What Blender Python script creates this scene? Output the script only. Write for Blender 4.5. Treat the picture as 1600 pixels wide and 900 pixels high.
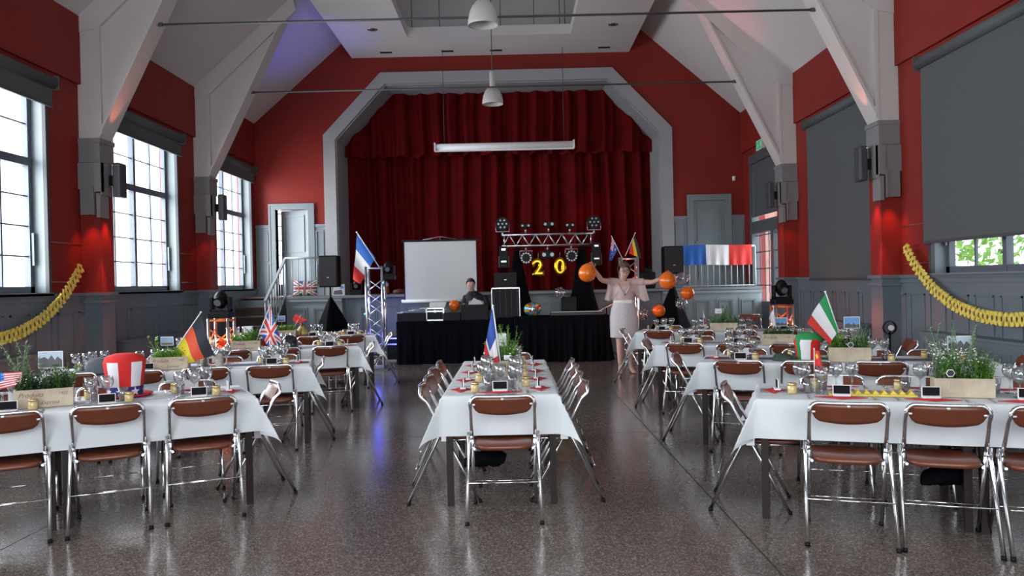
import bpy, bmesh, math, random
from mathutils import Vector, Matrix
random.seed(7)
C = bpy.context.scene.collection
SC = bpy.context.scene
PI = math.pi
for o in list(bpy.data.objects):
    bpy.data.objects.remove(o)

# ------------------------------------------------------------------ camera
F = 1244.0
EYE = Vector((0, 0, 1.5))
_a = 0.022
_r0 = Vector((math.cos(_a), 0, -math.sin(_a))); _u0 = Vector((math.sin(_a), 0, math.cos(_a))); _f0 = Vector((0, 1, 0))
FW = (_f0 - _r0 * (3 / F) - _u0 * (7 / F)).normalized()
RT = (_r0 - FW * _r0.dot(FW)).normalized()
UP = RT.cross(FW).normalized()
cam = bpy.data.cameras.new('camera'); camo = bpy.data.objects.new('camera', cam); C.objects.link(camo)
cam.sensor_width = 36; cam.lens = 36 * F / 1600; cam.clip_start = 0.05; cam.clip_end = 200
M = Matrix.Identity(4)
for i in range(3):
    M[i][0] = RT[i]; M[i][1] = UP[i]; M[i][2] = -FW[i]; M[i][3] = EYE[i]
camo.matrix_world = M
SC.camera = camo

def ray(x, y):
    return FW + RT * ((x - 800) / F) + UP * ((450 - y) / F)
def at(x, y, Y):                       # the point of the photograph's ray at depth Y
    d = ray(x, y); return EYE + d * (Y / d.y)
def atz(x, y, z):                      # the point of the ray at height z
    d = ray(x, y); return EYE + d * ((z - EYE.z) / d.z)

# ------------------------------------------------------------------ world, lights, exposure
w = bpy.data.worlds.new('sky'); SC.world = w; w.use_nodes = True
wn = w.node_tree.nodes['Background']; wn.inputs[0].default_value = (0.86, 0.93, 1.0, 1); wn.inputs[1].default_value = 2.6
SC.view_settings.view_transform = 'Standard'; SC.view_settings.look = 'None'
SC.view_settings.gamma = 1; SC.view_settings.use_curve_mapping = False
SC.view_settings.exposure = 0.36
SC.cycles.use_denoising = True
SC.cycles.max_bounces = 8; SC.cycles.diffuse_bounces = 4; SC.cycles.glossy_bounces = 4
SC.cycles.transmission_bounces = 6; SC.cycles.transparent_max_bounces = 24
SC.cycles.caustics_reflective = False; SC.cycles.caustics_refractive = False
SC.cycles.sample_clamp_indirect = 5.0

XL, XR, YB, YR = -5.76, 5.17, 17.8, -2.6
XC = (XL + XR) / 2
EAVE = 5.17; SLOPE = 0.87
SILL = 1.5; WTOP = 4.1
STZ = 1.33; STY = 16.65

def area(name, loc, rot, sx, sy, power, col=(0.94, 0.97, 1.0)):
    l = bpy.data.lights.new(name, 'AREA'); l.shape = 'RECTANGLE'; l.size = sx; l.size_y = sy
    l.energy = power; l.color = col
    o = bpy.data.objects.new(name, l); C.objects.link(o); o.location = loc; o.rotation_euler = rot
    return o
WIN_L = [(-0.21, 2.17), (3.62, 6.0), (7.45, 9.83), (11.28, 13.66), (15.11, 17.49)]
WIN_R = [(-0.21, 2.17), (3.62, 6.0), (7.45, 9.83), (11.28, 13.66)]
for i, (a, b) in enumerate(WIN_L):
    area('daylight', (XL - 0.9, (a + b) / 2, 2.85), (0, -PI / 2, 0), 3.2, 3.0, 330)
area('daylight', (XC, YR - 0.6, 2.3), (PI / 2, 0, 0), 7.0, 4.4, 480)
area('daylight', (XR + 1.2, 16.1, 1.9), (0, PI / 2, 0), 3.4, 2.4, 150)
def spot(name, loc, to, power, col, ang, blend=0.5, size=0.05):
    l = bpy.data.lights.new(name, 'SPOT'); l.energy = power; l.color = col; l.spot_size = math.radians(ang); l.spot_blend = blend
    l.shadow_soft_size = size
    o = bpy.data.objects.new(name, l); C.objects.link(o); o.location = loc
    d = Vector(to) - Vector(loc); o.rotation_euler = d.to_track_quat('-Z', 'Y').to_euler()
    return o
# the stage and truss lamps, and one added wall spot
spot('stage_beam', (-2.5, 14.3, 2.2), (-3.9, 16.0, 6.3), 260, (0.12, 0.12, 1.0), 38, 0.9)
spot('stage_beam', (-2.4, 14.35, 2.3), (-0.9, 15.6, 7.6), 200, (0.15, 0.15, 1.0), 30, 0.9)
spot('stage_beam', (2.1, 14.3, 2.4), (3.6, 14.2, 6.3), 150, (1.0, 0.15, 0.2), 36, 0.9)
spot('stage_beam', (2.1, 14.3, 2.4), (1.95, 19.0, 3.15), 150, (1.0, 0.08, 0.05), 13, 0.5)
spot('stage_beam', (-4.15, 11.4, 1.8), (-4.8, 17.8, 3.9), 160, (1.0, 0.55, 0.5), 24, 1.0)  # added warm spot, brightens the red wall by the left stage door
def point(name, loc, power, col, size=0.05):
    l = bpy.data.lights.new(name, 'POINT'); l.energy = power; l.color = col; l.shadow_soft_size = size
    o = bpy.data.objects.new(name, l); C.objects.link(o); o.location = loc; return o

# ------------------------------------------------------------------ materials
def mat(name, col, rough=0.5, metal=0.0, spec=0.5, emis=None, es=0.0, noise=0.0, nscale=6.0, bump=0.0, bscale=40.0, sheen=0.0, coat=0.0, trans=0.0):
    m = bpy.data.materials.new(name); m.use_nodes = True
    nt = m.node_tree; b = nt.nodes['Principled BSDF']
    b.inputs['Base Color'].default_value = (*col, 1); b.inputs['Roughness'].default_value = rough
    b.inputs['Metallic'].default_value = metal; b.inputs['Specular IOR Level'].default_value = spec
    if sheen: b.inputs['Sheen Weight'].default_value = sheen
    if coat: b.inputs['Coat Weight'].default_value = coat; b.inputs['Coat Roughness'].default_value = 0.1
    if trans: b.inputs['Transmission Weight'].default_value = trans
    if emis: b.inputs['Emission Color'].default_value = (*emis, 1); b.inputs['Emission Strength'].default_value = es
    tc = None
    if noise or bump:
        tc = nt.nodes.new('ShaderNodeTexCoord')
    if noise:
        n = nt.nodes.new('ShaderNodeTexNoise'); n.inputs['Scale'].default_value = nscale; n.inputs['Detail'].default_value = 5
        nt.links.new(tc.outputs['Object'], n.inputs['Vector'])
        r = nt.nodes.new('ShaderNodeValToRGB'); nt.links.new(n.outputs['Fac'], r.inputs['Fac'])
        r.color_ramp.elements[0].position = 0.3; r.color_ramp.elements[1].position = 0.7
        r.color_ramp.elements[0].color = (*[max(0, c * (1 - noise)) for c in col], 1)
        r.color_ramp.elements[1].color = (*[min(1, c * (1 + noise)) for c in col], 1)
        nt.links.new(r.outputs['Color'], b.inputs['Base Color'])
    if bump:
        n2 = nt.nodes.new('ShaderNodeTexNoise'); n2.inputs['Scale'].default_value = bscale
        nt.links.new(tc.outputs['Object'], n2.inputs['Vector'])
        bp = nt.nodes.new('ShaderNodeBump'); bp.inputs['Strength'].default_value = bump; bp.inputs['Distance'].default_value = 0.01
        nt.links.new(n2.outputs['Fac'], bp.inputs['Height']); nt.links.new(bp.outputs['Normal'], b.inputs['Normal'])
    return m

def clear_mat(name, tint=(1, 1, 1), gl=0.12, rough=0.02, power=1.6):
    m = bpy.data.materials.new(name); m.use_nodes = True; nt = m.node_tree; nt.nodes.clear()
    out = nt.nodes.new('ShaderNodeOutputMaterial'); mix = nt.nodes.new('ShaderNodeMixShader')
    t = nt.nodes.new('ShaderNodeBsdfTransparent'); t.inputs[0].default_value = (*tint, 1)
    g = nt.nodes.new('ShaderNodeBsdfGlossy'); g.inputs['Roughness'].default_value = rough
    lw = nt.nodes.new('ShaderNodeLayerWeight'); lw.inputs['Blend'].default_value = 0.35
    ma = nt.nodes.new('ShaderNodeMath'); ma.operation = 'MULTIPLY_ADD'; ma.inputs[1].default_value = power * 0.4; ma.inputs[2].default_value = gl
    ma.use_clamp = True
    nt.links.new(lw.outputs['Facing'], ma.inputs[0]); nt.links.new(ma.outputs[0], mix.inputs[0])
    nt.links.new(t.outputs[0], mix.inputs[1]); nt.links.new(g.outputs[0], mix.inputs[2]); nt.links.new(mix.outputs[0], out.inputs[0])
    return m

def floor_mat():
    m = bpy.data.materials.new('terrazzo'); m.use_nodes = True; nt = m.node_tree; b = nt.nodes['Principled BSDF']; L = nt.links.new
    tc = nt.nodes.new('ShaderNodeTexCoord')
    def ramp(src, stops):
        r = nt.nodes.new('ShaderNodeValToRGB'); L(src, r.inputs['Fac']); e = r.color_ramp.elements
        e[0].position, e[0].color = stops[0][0], (*stops[0][1], 1); e[1].position, e[1].color = stops[-1][0], (*stops[-1][1], 1)
        for p, c in stops[1:-1]:
            k = e.new(p); k.color = (*c, 1)
        return r.outputs['Color']
    v = nt.nodes.new('ShaderNodeTexVoronoi'); v.inputs['Scale'].default_value = 120; L(tc.outputs['Object'], v.inputs['Vector'])
    sep = nt.nodes.new('ShaderNodeSeparateColor'); L(v.outputs['Color'], sep.inputs[0])
    chips = ramp(sep.outputs[0], [(0.0, (0.095, 0.076, 0.070)), (0.45, (0.135, 0.112, 0.102)), (0.75, (0.185, 0.160, 0.146)), (0.93, (0.265, 0.238, 0.22)), (1.0, (0.36, 0.335, 0.31))])
    n = nt.nodes.new('ShaderNodeTexNoise'); n.inputs['Scale'].default_value = 0.7; n.inputs['Detail'].default_value = 4; L(tc.outputs['Object'], n.inputs['Vector'])
    big = ramp(n.outputs['Fac'], [(0.3, (0.78, 0.78, 0.8)), (0.7, (1.15, 1.08, 1.04))])
    mul = nt.nodes.new('ShaderNodeMix'); mul.data_type = 'RGBA'; mul.blend_type = 'MULTIPLY'; mul.inputs[0].default_value = 1
    L(chips, mul.inputs[6]); L(big, mul.inputs[7])
    L(mul.outputs[2], b.inputs['Base Color'])
    n2 = nt.nodes.new('ShaderNodeTexNoise'); n2.inputs['Scale'].default_value = 2.2; n2.inputs['Detail'].default_value = 6; L(tc.outputs['Object'], n2.inputs['Vector'])
    mr = nt.nodes.new('ShaderNodeMapRange'); mr.inputs['To Min'].default_value = 0.13; mr.inputs['To Max'].default_value = 0.22
    L(n2.outputs['Fac'], mr.inputs['Value']); L(mr.outputs[0], b.inputs['Roughness'])
    bp = nt.nodes.new('ShaderNodeBump'); bp.inputs['Strength'].default_value = 0.03; bp.inputs['Distance'].default_value = 0.003
    L(sep.outputs[0], bp.inputs['Height']); L(bp.outputs['Normal'], b.inputs['Normal'])
    b.inputs['Specular IOR Level'].default_value = 0.7
    return m

RED = mat('red_paint', (0.205, 0.017, 0.012), 0.6, spec=0.25, noise=0.06, nscale=1.2, bump=0.05)
WHITE = mat('white_plaster', (0.56, 0.535, 0.525), 0.7, noise=0.03, nscale=1.0, bump=0.04)
TRUSSW = mat('cream_panel', (0.52, 0.49, 0.475), 0.6, noise=0.03, nscale=1.5)
GREY = mat('grey_paint', (0.115, 0.145, 0.170), 0.42, noise=0.05, nscale=2)
GREYL = mat('pale_grey_paint', (0.19, 0.225, 0.24), 0.4, noise=0.04, nscale=2)
PROS = mat('proscenium_grey', (0.30, 0.30, 0.31), 0.5, noise=0.04, nscale=2)
CAPM = mat('capital_grey', (0.19, 0.185, 0.19), 0.55)
WFR = mat('window_frame_grey', (0.085, 0.10, 0.125), 0.4)
BLIND = mat('blind_fabric', (0.074, 0.081, 0.085), 0.75, noise=0.05, nscale=30, bump=0.1, bscale=300)
FLOOR = floor_mat()
SEAM = mat('seam_dark', (0.03, 0.026, 0.024), 0.5)
CHROME = mat('chrome', (0.80, 0.81, 0.83), 0.14, 1.0)
STEEL = mat('brushed_steel', (0.5, 0.51, 0.53), 0.3, 1.0)
ALU = mat('aluminium', (0.68, 0.70, 0.72), 0.28, 1.0)
BROWN = mat('brown_vinyl', (0.155, 0.043, 0.022), 0.34, noise=0.08, nscale=8, coat=0.2)
TLEG = mat('dark_brown_metal', (0.022, 0.013, 0.012), 0.45, spec=0.25)
TTOP = mat('table_laminate', (0.16, 0.10, 0.07), 0.4)
CLOTH = mat('white_paper_cloth', (0.68, 0.715, 0.745), 0.75, bump=0.12, bscale=7)
RUN = mat('grey_organza', (0.32, 0.33, 0.36), 0.5, noise=0.15, nscale=60)
RUNB = mat('navy_runner', (0.07, 0.09, 0.14), 0.6, noise=0.1, nscale=60)
NAP = mat('red_napkin', (0.52, 0.03, 0.035), 0.8)
BLACK = mat('black_plastic', (0.005, 0.005, 0.006), 0.5, spec=0.22)
BLACKF = mat('black_fabric', (0.0035, 0.004, 0.006), 0.9, spec=0.08, bump=0.1, bscale=14)
DARK = mat('dark_grey', (0.045, 0.047, 0.052), 0.5)
CARDW = mat('white_card', (0.78, 0.79, 0.82), 0.6)
WHITEP = mat('white_plastic', (0.75, 0.75, 0.76), 0.4)
GLASS = clear_mat('clear_glass', (0.93, 0.95, 0.96), 0.13, 0.04, 2.2)
PANE = clear_mat('window_glass', (0.98, 0.99, 1), 0.04, 0.01, 0.3)
BALC = clear_mat('clear_balloon', (0.86, 0.87, 0.88), 0.12, 0.08, 1.6)
HONEY = mat('yellow_preserve', (0.60, 0.46, 0.20), 0.25, coat=0.5)
GOLD = mat('gold_foil', (0.50, 0.28, 0.02), 0.25, 1.0)
LIDG = mat('gold_lid', (0.62, 0.48, 0.22), 0.3, 0.8)
WOOD = mat('raw_pine', (0.50, 0.42, 0.31), 0.7, noise=0.22, nscale=9, bump=0.1, bscale=30)
INK = mat('faded_ink', (0.16, 0.11, 0.08), 0.8)
SOIL = mat('soil', (0.03, 0.02, 0.015), 0.9)
LEAF = [mat('leaf_mid_green', (0.10, 0.24, 0.035), 0.5, noise=0.3, nscale=20), mat('leaf_dark_green', (0.035, 0.10, 0.025), 0.5, noise=0.3, nscale=20),
        mat('leaf_grey_green', (0.20, 0.32, 0.17), 0.6, noise=0.25, nscale=20), mat('leaf_bright_green', (0.20, 0.42, 0.05), 0.45, noise=0.25, nscale=20)]
FLOWW = mat('white_blossom', (0.8, 0.78, 0.8), 0.6)
LAV = mat('lavender_blossom', (0.30, 0.28, 0.5), 0.6)
SKIN = mat('skin', (0.50, 0.27, 0.20), 0.5, noise=0.06, nscale=12)
SKINP = mat('skin_pale', (0.66, 0.40, 0.33), 0.5, noise=0.06, nscale=12)
HAIRB = mat('brown_hair', (0.06, 0.035, 0.022), 0.6, noise=0.3, nscale=60)
HAIRG = mat('dark_blond_hair', (0.11, 0.075, 0.05), 0.6, noise=0.3, nscale=60)
PINK = mat('blush_fabric', (0.62, 0.46, 0.45), 0.75, bump=0.08, bscale=20)
DRESS = mat('pale_dress_fabric', (0.58, 0.54, 0.56), 0.75, noise=0.08, nscale=40)
SATIN = mat('white_satin', (0.8, 0.78, 0.76), 0.4)
SHIRT = mat('black_shirt', (0.012, 0.013, 0.02), 0.7)
TROU = mat('dark_trousers', (0.02, 0.02, 0.03), 0.8)
EYEM = mat('eye_dark', (0.02, 0.015, 0.012), 0.3)
LIP = mat('lip', (0.42, 0.12, 0.11), 0.5)
TEETH = mat('teeth', (0.8, 0.76, 0.7), 0.4)
ORB = mat('orange_latex', (0.86, 0.17, 0.008), 0.28, coat=0.5)
CURT = mat('red_velvet', (0.10, 0.0006, 0.0016), 0.85, spec=0.15, noise=0.2, nscale=3)
SCRN = mat('screen_fabric', (0.66, 0.68, 0.68), 0.8)
GARL = mat('yellow_tissue', (0.72, 0.55, 0.10), 0.7, noise=0.1, nscale=20)
TREAD = mat('wood_tread', (0.13, 0.075, 0.055), 0.5, noise=0.2, nscale=8)
RISER = mat('riser_brown', (0.035, 0.022, 0.02), 0.6)
fR = mat('flag_red', (0.68, 0.035, 0.03), 0.65); fW = mat('flag_white', (0.78, 0.78, 0.8), 0.65); fB = mat('flag_blue', (0.02, 0.07, 0.36), 0.65)
fBm = mat('flag_mid_blue', (0.02, 0.13, 0.50), 0.65)
fK = mat('flag_black', (0.02, 0.022, 0.035), 0.65); fY = mat('flag_yellow', (0.80, 0.62, 0.03), 0.65); fG = mat('flag_green', (0.02, 0.30, 0.09), 0.65)
fO = mat('flag_orange_red', (0.80, 0.10, 0.04), 0.65)
ORL = mat('brace_painted_orange_glow', (0.9, 0.22, 0.05), 0.4)  # orange glow from inside the truss, put into the bracing's base colour
NAVY = mat('navy_felt', (0.02, 0.03, 0.2), 0.8); REDF = mat('red_felt', (0.62, 0.02, 0.02), 0.85); WHF = mat('white_felt', (0.75, 0.74, 0.78), 0.85)
GRNF = mat('green_felt', (0.02, 0.25, 0.07), 0.85); GRYF = mat('grey_felt', (0.10, 0.12, 0.145), 0.75)
TERRA = mat('terracotta', (0.22, 0.06, 0.025), 0.4); TAGY = mat('tagine_glaze', (0.45, 0.36, 0.14), 0.4, noise=0.3, nscale=12)
STONEW = mat('stoneware', (0.40, 0.38, 0.34), 0.5, noise=0.25, nscale=30); PEWT = mat('pewter', (0.45, 0.45, 0.45), 0.35, 0.9)
LENS = mat('lamp_lens', (0.22, 0.23, 0.25), 0.3, 0.4)
CHALK = mat('chalkboard', (0.008, 0.008, 0.010), 0.85, spec=0.2)
LAMPG = mat('frosted_lamp_glass', (0.50, 0.48, 0.47), 0.3)
GREEN = mat('exit_green', (0.02, 0.35, 0.14), 0.5, emis=(0.02, 0.5, 0.2), es=0.25)
SKYB = mat('postcard_sky', (0.16, 0.36, 0.72), 0.5); CARDD = mat('postcard_dark', (0.12, 0.12, 0.13), 0.5); CARDS = mat('postcard_stone', (0.48, 0.42, 0.36), 0.5); CARDP = mat('postcard_pale', (0.50, 0.60, 0.70), 0.5)
BRICK = mat('brick', (0.45, 0.20, 0.16), 0.9, noise=0.2, nscale=5); GROUND = mat('yard', (0.4, 0.4, 0.38), 0.9)
BLUEL = mat('blue_led', (0.1, 0.3, 1), 0.4, emis=(0.1, 0.45, 1.0), es=2)

# ------------------------------------------------------------------ mesh helpers
def nb(): return bmesh.new()
def _mi(faces, mi):
    for f in faces: f.material_index = mi
def box(bm, c, s, rot=None, mi=0, bev=0.0):
    m = Matrix.Translation(Vector(c)) @ (rot.to_4x4() if rot is not None else Matrix.Identity(4)) @ Matrix.Diagonal((s[0], s[1], s[2], 1))
    r = bmesh.ops.create_cube(bm, size=1, matrix=m)
    fs = list({f for v in r['verts'] for f in v.link_faces}); _mi(fs, mi)
    if bev:
        es = list({e for v in r['verts'] for e in v.link_edges})
        rr = bmesh.ops.bevel(bm, geom=es, offset=bev, segments=2, profile=0.6, affect='EDGES'); _mi(rr['faces'], mi)
def b2(bm, x0, x1, y0, y1, z0, z1, mi=0, bev=0.0):
    box(bm, ((x0 + x1) / 2, (y0 + y1) / 2, (z0 + z1) / 2), (abs(x1 - x0), abs(y1 - y0), abs(z1 - z0)), mi=mi, bev=bev)
def tube(bm, pts, r, seg=8, mi=0, cap=True):
    pts = [Vector(p) for p in pts]; n = len(pts); rings = []
    rs = r if isinstance(r, (list, tuple)) else [r] * n
    ref = None
    for i, p in enumerate(pts):
        t = (pts[min(i + 1, n - 1)] - pts[max(i - 1, 0)]).normalized()
        if ref is None:
            ref = Vector((0, 0, 1)) if abs(t.z) < 0.9 else Vector((1, 0, 0))
        a = t.cross(ref); a = a.normalized() if a.length > 1e-6 else t.orthogonal().normalized(); b = a.cross(t).normalized(); ref = b
        rings.append([bm.verts.new(p + (a * math.cos(2 * PI * k / seg) + b * math.sin(2 * PI * k / seg)) * rs[i]) for k in range(seg)])
    for i in range(n - 1):
        for k in range(seg):
            f = bm.faces.new((rings[i][k], rings[i][(k + 1) % seg], rings[i + 1][(k + 1) % seg], rings[i + 1][k])); f.material_index = mi; f.smooth = True
    if cap:
        for R in (rings[0][::-1], rings[-1]):
            f = bm.faces.new(R); f.material_index = mi
def lathe(bm, prof, seg=20, c=(0, 0, 0), mi=0, fn=None, cap=True):
    rings = []
    for (r, z) in prof:
        rings.append([bm.verts.new((c[0] + r * math.cos(2 * PI * k / seg), c[1] + r * math.sin(2 * PI * k / seg), c[2] + z)) for k in range(seg)])
    for i in range(len(rings) - 1):
        for k in range(seg):
            f = bm.faces.new((rings[i][k], rings[i][(k + 1) % seg], rings[i + 1][(k + 1) % seg], rings[i + 1][k])); f.smooth = True
            f.material_index = fn(i, k) if fn else mi
    if cap:
        for R in (rings[0][::-1], rings[-1]):
            if len(R) > 2:
                f = bm.faces.new(R); f.material_index = fn(len(prof) - 2, 0) if fn else mi
def prism(bm, poly, a, b, ax='y', mi=0):
    def P(u, v, t):
        return {'y': (u, t, v), 'x': (t, u, v), 'z': (u, v, t)}[ax]
    A = [bm.verts.new(P(u, v, a)) for u, v in poly]; B = [bm.verts.new(P(u, v, b)) for u, v in poly]
    n = len(poly); fs = [bm.faces.new(A), bm.faces.new(B[::-1])]
    for i in range(n):
        fs.append(bm.faces.new((A[i], B[i], B[(i + 1) % n], A[(i + 1) % n])))
    _mi(fs, mi)
def ball(bm, c, r, seg=16, mi=0, sc=(1, 1, 1), rot=None):
    m = Matrix.Translation(Vector(c)) @ (rot.to_4x4() if rot is not None else Matrix.Identity(4)) @ Matrix.Diagonal((sc[0], sc[1], sc[2], 1))
    q = bmesh.ops.create_uvsphere(bm, u_segments=seg, v_segments=max(6, seg // 2 + 2), radius=r, matrix=m)
    for f in {f for v in q['verts'] for f in v.link_faces}: f.material_index = mi; f.smooth = True
def quad(bm, ps, mi=0):
    f = bm.faces.new([bm.verts.new(p) for p in ps]); f.material_index = mi; return f
def obj(name, bm, m, parent=None, loc=None, rotz=None, norm=True):
    if norm: bmesh.ops.recalc_face_normals(bm, faces=bm.faces[:])
    me = bpy.data.meshes.new(name); bm.to_mesh(me); bm.free()
    for k in (m if isinstance(m, (list, tuple)) else [m]): me.materials.append(k)
    o = bpy.data.objects.new(name, me); C.objects.link(o)
    if parent: o.parent = parent
    if loc is not None: o.location = loc
    if rotz is not None: o.rotation_euler = (0, 0, rotz)
    return o
def tag(o, label, cat, group=None, kind=None):
    if label: o['label'] = label
    if cat: o['category'] = cat
    if group: o['group'] = group
    if kind: o['kind'] = kind
    return o
def thing(name, label, cat, loc=(0, 0, 0), rotz=0, group=None):
    o = bpy.data.objects.new(name, None); C.objects.link(o); o.empty_display_size = 0.05
    o.location = loc; o.rotation_euler = (0, 0, rotz); return tag(o, label, cat, group)
def struct(name, bm, m, parent=None):
    o = obj(name, bm, m, parent)
    if not parent: o['kind'] = 'structure'
    return o
def dup(root, loc, rotz, label, group=None, cat=None):
    r = root.copy(); C.objects.link(r); r.location = loc; r.rotation_euler = (0, 0, rotz); r['label'] = label
    if group: r['group'] = group
    for ch in list(root.children):
        c = ch.copy(); C.objects.link(c); c.parent = r
        for g in ch.children:
            d = g.copy(); C.objects.link(d); d.parent = c
    return r
def text_mesh(s, size, extrude=0.0, bevel=0.0, shear=0.0, offset=0.0, res=3):
    cu = bpy.data.curves.new('lettering', 'FONT'); cu.body = s; cu.size = size; cu.extrude = extrude; cu.bevel_depth = bevel; cu.shear = shear; cu.offset = offset
    cu.align_x = 'CENTER'; cu.align_y = 'CENTER'; cu.resolution_u = res; cu.bevel_resolution = 3
    t = bpy.data.objects.new('lettering', cu); C.objects.link(t); bpy.context.view_layer.update()
    me = bpy.data.meshes.new_from_object(t.evaluated_get(bpy.context.evaluated_depsgraph_get()))
    bpy.data.objects.remove(t); me.name = 'lettering'; return me
def lettering(s, size, m, parent, loc, rot=(PI / 2, 0, 0), name='lettering', **k):
    me = text_mesh(s, size, **k); me.materials.clear(); me.materials.append(m)
    o = bpy.data.objects.new(name, me); C.objects.link(o); o.parent = parent; o.location = loc; o.rotation_euler = rot
    return o
# ------------------------------------------------------------------ the room
bm = nb(); b2(bm, XL - .3, XR + .3, YR - .3, 19.4, -0.12, 0); fl = struct('floor', bm, FLOOR)
bm = nb()
for (x0, y0, x1, y1) in ((-3.05, -2.5, -3.05, 14.5), (1.32, -2.5, 1.32, 16.6), (-0.9 - 4.8, 7.9, 5.1, 7.9), (-5.7, 3.6, 5.1, 3.6), (-5.7, 12.2, 5.1, 12.2)):
    if x0 == x1: b2(bm, x0 - .004, x0 + .004, y0, y1, 0.0002, 0.0012)
    else: b2(bm, x0, x1, y0 - .004, y0 + .004, 0.0002, 0.0012)
struct('trim_1', bm, SEAM)

def side_wall(name, X, sgn, wins, door=None):
    # X inner plane, sgn +1 = outward is +x
    bm = nb(); T = 0.28
    def seg(y0, y1, z0, z1, mi=0, p=0.0):
        a, b = X - sgn * p, X + sgn * T; b2(bm, min(a, b), max(a, b), y0, y1, z0, z1, mi)
    ops = [(a, b, SILL, WTOP) for a, b in wins] + ([door] if door else [])
    ops.sort(); y = YR - .3
    for (a, b, z0, z1) in ops:
        seg(y, a, 0, WTOP + .15)
        if z0 > 0: seg(a, b, 0, z0)
        if z1 < WTOP + .15: seg(a, b, z1, WTOP + .15)
        y = b
    seg(y, 19.2, 0, WTOP + .15)
    seg(YR - .3, 19.2, WTOP + .15, EAVE + 0.25, 0, 0.0)
    return struct(name, bm, RED)
DOOR_R = (15.1, 17.2, 0, 4.05)
side_wall('wall_left', XL, -1, WIN_L)
side_wall('wall_right', XR, 1, WIN_R, DOOR_R)
# projecting upper bands of red wall over the windows
for nm, X, sg in (('trim_2', XL, 1), ('trim_3', XR, -1)):
    bm = nb()
    a, b = X, X + sg * .045
    b2(bm, min(a, b), max(a, b), YR, YB, WTOP + .18, EAVE + .02); struct(nm, bm, RED)

# rear wall with big window opening
bm = nb(); T = .3
b2(bm, XL - .3, XC - 3.3, YR - T, YR, 0, 10.2); b2(bm, XC + 3.3, XR + .3, YR - T, YR, 0, 10.2)
b2(bm, XC - 3.3, XC + 3.3, YR - T, YR, 0, 1.0); b2(bm, XC - 3.3, XC + 3.3, YR - T, YR, 4.4, 10.2)
struct('wall_rear', bm, WHITE)
bm = nb()
for k in range(9): b2(bm, XC - 3.3 + k * .825 - .04, XC - 3.3 + k * .825 + .04, YR - .12, YR - .04, 1.0, 4.4)
for z in (1.0, 2.1, 3.3, 4.36): b2(bm, XC - 3.3, XC + 3.3, YR - .12, YR - .04, z, z + .06)
struct('window_9', bm, WFR)

# back (stage) wall
OW, OKZ, OTW, OTZ = 3.885, 4.90, 2.58, 6.26
IW, IKZ, ITW, ITZ = 3.62, 4.80, 2.48, 6.01
bm = nb()
LD = (-5.30, -4.56, 3.26)      # left door opening x0,x1,top
RD = (4.03, 4.74, 3.26)
for (x0, x1, D) in ((XL, XC - OW + .05, LD), (XC + OW - .05, XR, RD)):
    b2(bm, x0, D[0], YB, YB + .2, 0, OKZ); b2(bm, D[1], x1, YB, YB + .2, 0, OKZ)
    b2(bm, D[0], D[1], YB, YB + .2, D[2], OKZ); b2(bm, D[0], D[1], YB, YB + .2, 0, STZ)
ridge = EAVE + (XR - XC) * SLOPE
prism(bm, [(XL, OKZ), (XL, EAVE), (XC, ridge), (XR, EAVE), (XR, OKZ), (XC + OW - .05, OKZ), (XC + OTW - .05, OTZ - .05), (XC - OTW + .05, OTZ - .05), (XC - OW + .05, OKZ)], YB, YB + .2)
struct('wall_back', bm, RED)

# proscenium frame: front face and deep reveal
def octo(w, kz, tw, tz): return [(XC - w, STZ - .3), (XC - w, kz), (XC - tw, tz), (XC + tw, tz), (XC + w, kz), (XC + w, STZ - .3)]
bm = nb()
o1, o2 = octo(OW, OKZ, OTW, OTZ), octo(IW, IKZ, ITW, ITZ)
for yy, pa, pb in ((YB - .07, o1, o2),):
    for i in range(5):
        quad(bm, [(pa[i][0], yy, pa[i][1]), (pa[i + 1][0], yy, pa[i + 1][1]), (pb[i + 1][0], yy, pb[i + 1][1]), (pb[i][0], yy, pb[i][1])])
for pa, ya, yb in ((o1, YB - .07, YB + .02), (o2, YB - .07, YB + .03)):
    for i in range(5):
        quad(bm, [(pa[i][0], ya, pa[i][1]), (pa[i + 1][0], ya, pa[i + 1][1]), (pa[i + 1][0], yb, pa[i + 1][1]), (pa[i][0], yb, pa[i][1])])
o3 = octo(IW - .02, IKZ - .01, ITW - .01, ITZ - .02)
for i in range(5):
    quad(bm, [(o2[i][0], YB + .03, o2[i][1]), (o2[i + 1][0], YB + .03, o2[i + 1][1]), (o3[i + 1][0], YB + .03, o3[i + 1][1]), (o3[i][0], YB + .03, o3[i][1])])
    quad(bm, [(o3[i][0], YB + .03, o3[i][1]), (o3[i + 1][0], YB + .03, o3[i + 1][1]), (o3[i + 1][0], 19.0, o3[i + 1][1]), (o3[i][0], 19.0, o3[i][1])])
struct('trim_4', bm, PROS)
# stage box behind curtain
bm = nb(); b2(bm, -5.05, XR, 19.25, 19.4, 0, 9.9); b2(bm, XL, -5.05, 19.25, 19.4, 0, 1.6); b2(bm, XL, -5.05, 19.25, 19.4, 3.6, 9.9)
for z in (1.95, 2.3, 2.65, 3.0, 3.3): b2(bm, XL, -5.05, 19.3, 19.32, z, z + .02)
struct('wall_stage', bm, DARK)
bm = nb(); b2(bm, XL + 2.25, XR - 2.49, YB - .03, YB - .005, 6.805, 9.0); struct('trim_63', bm, WHITE)
area('daylight', (-5.4, 20.0, 2.6), (-PI / 2, 0, 0), 1.2, 2.2, 60)

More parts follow.
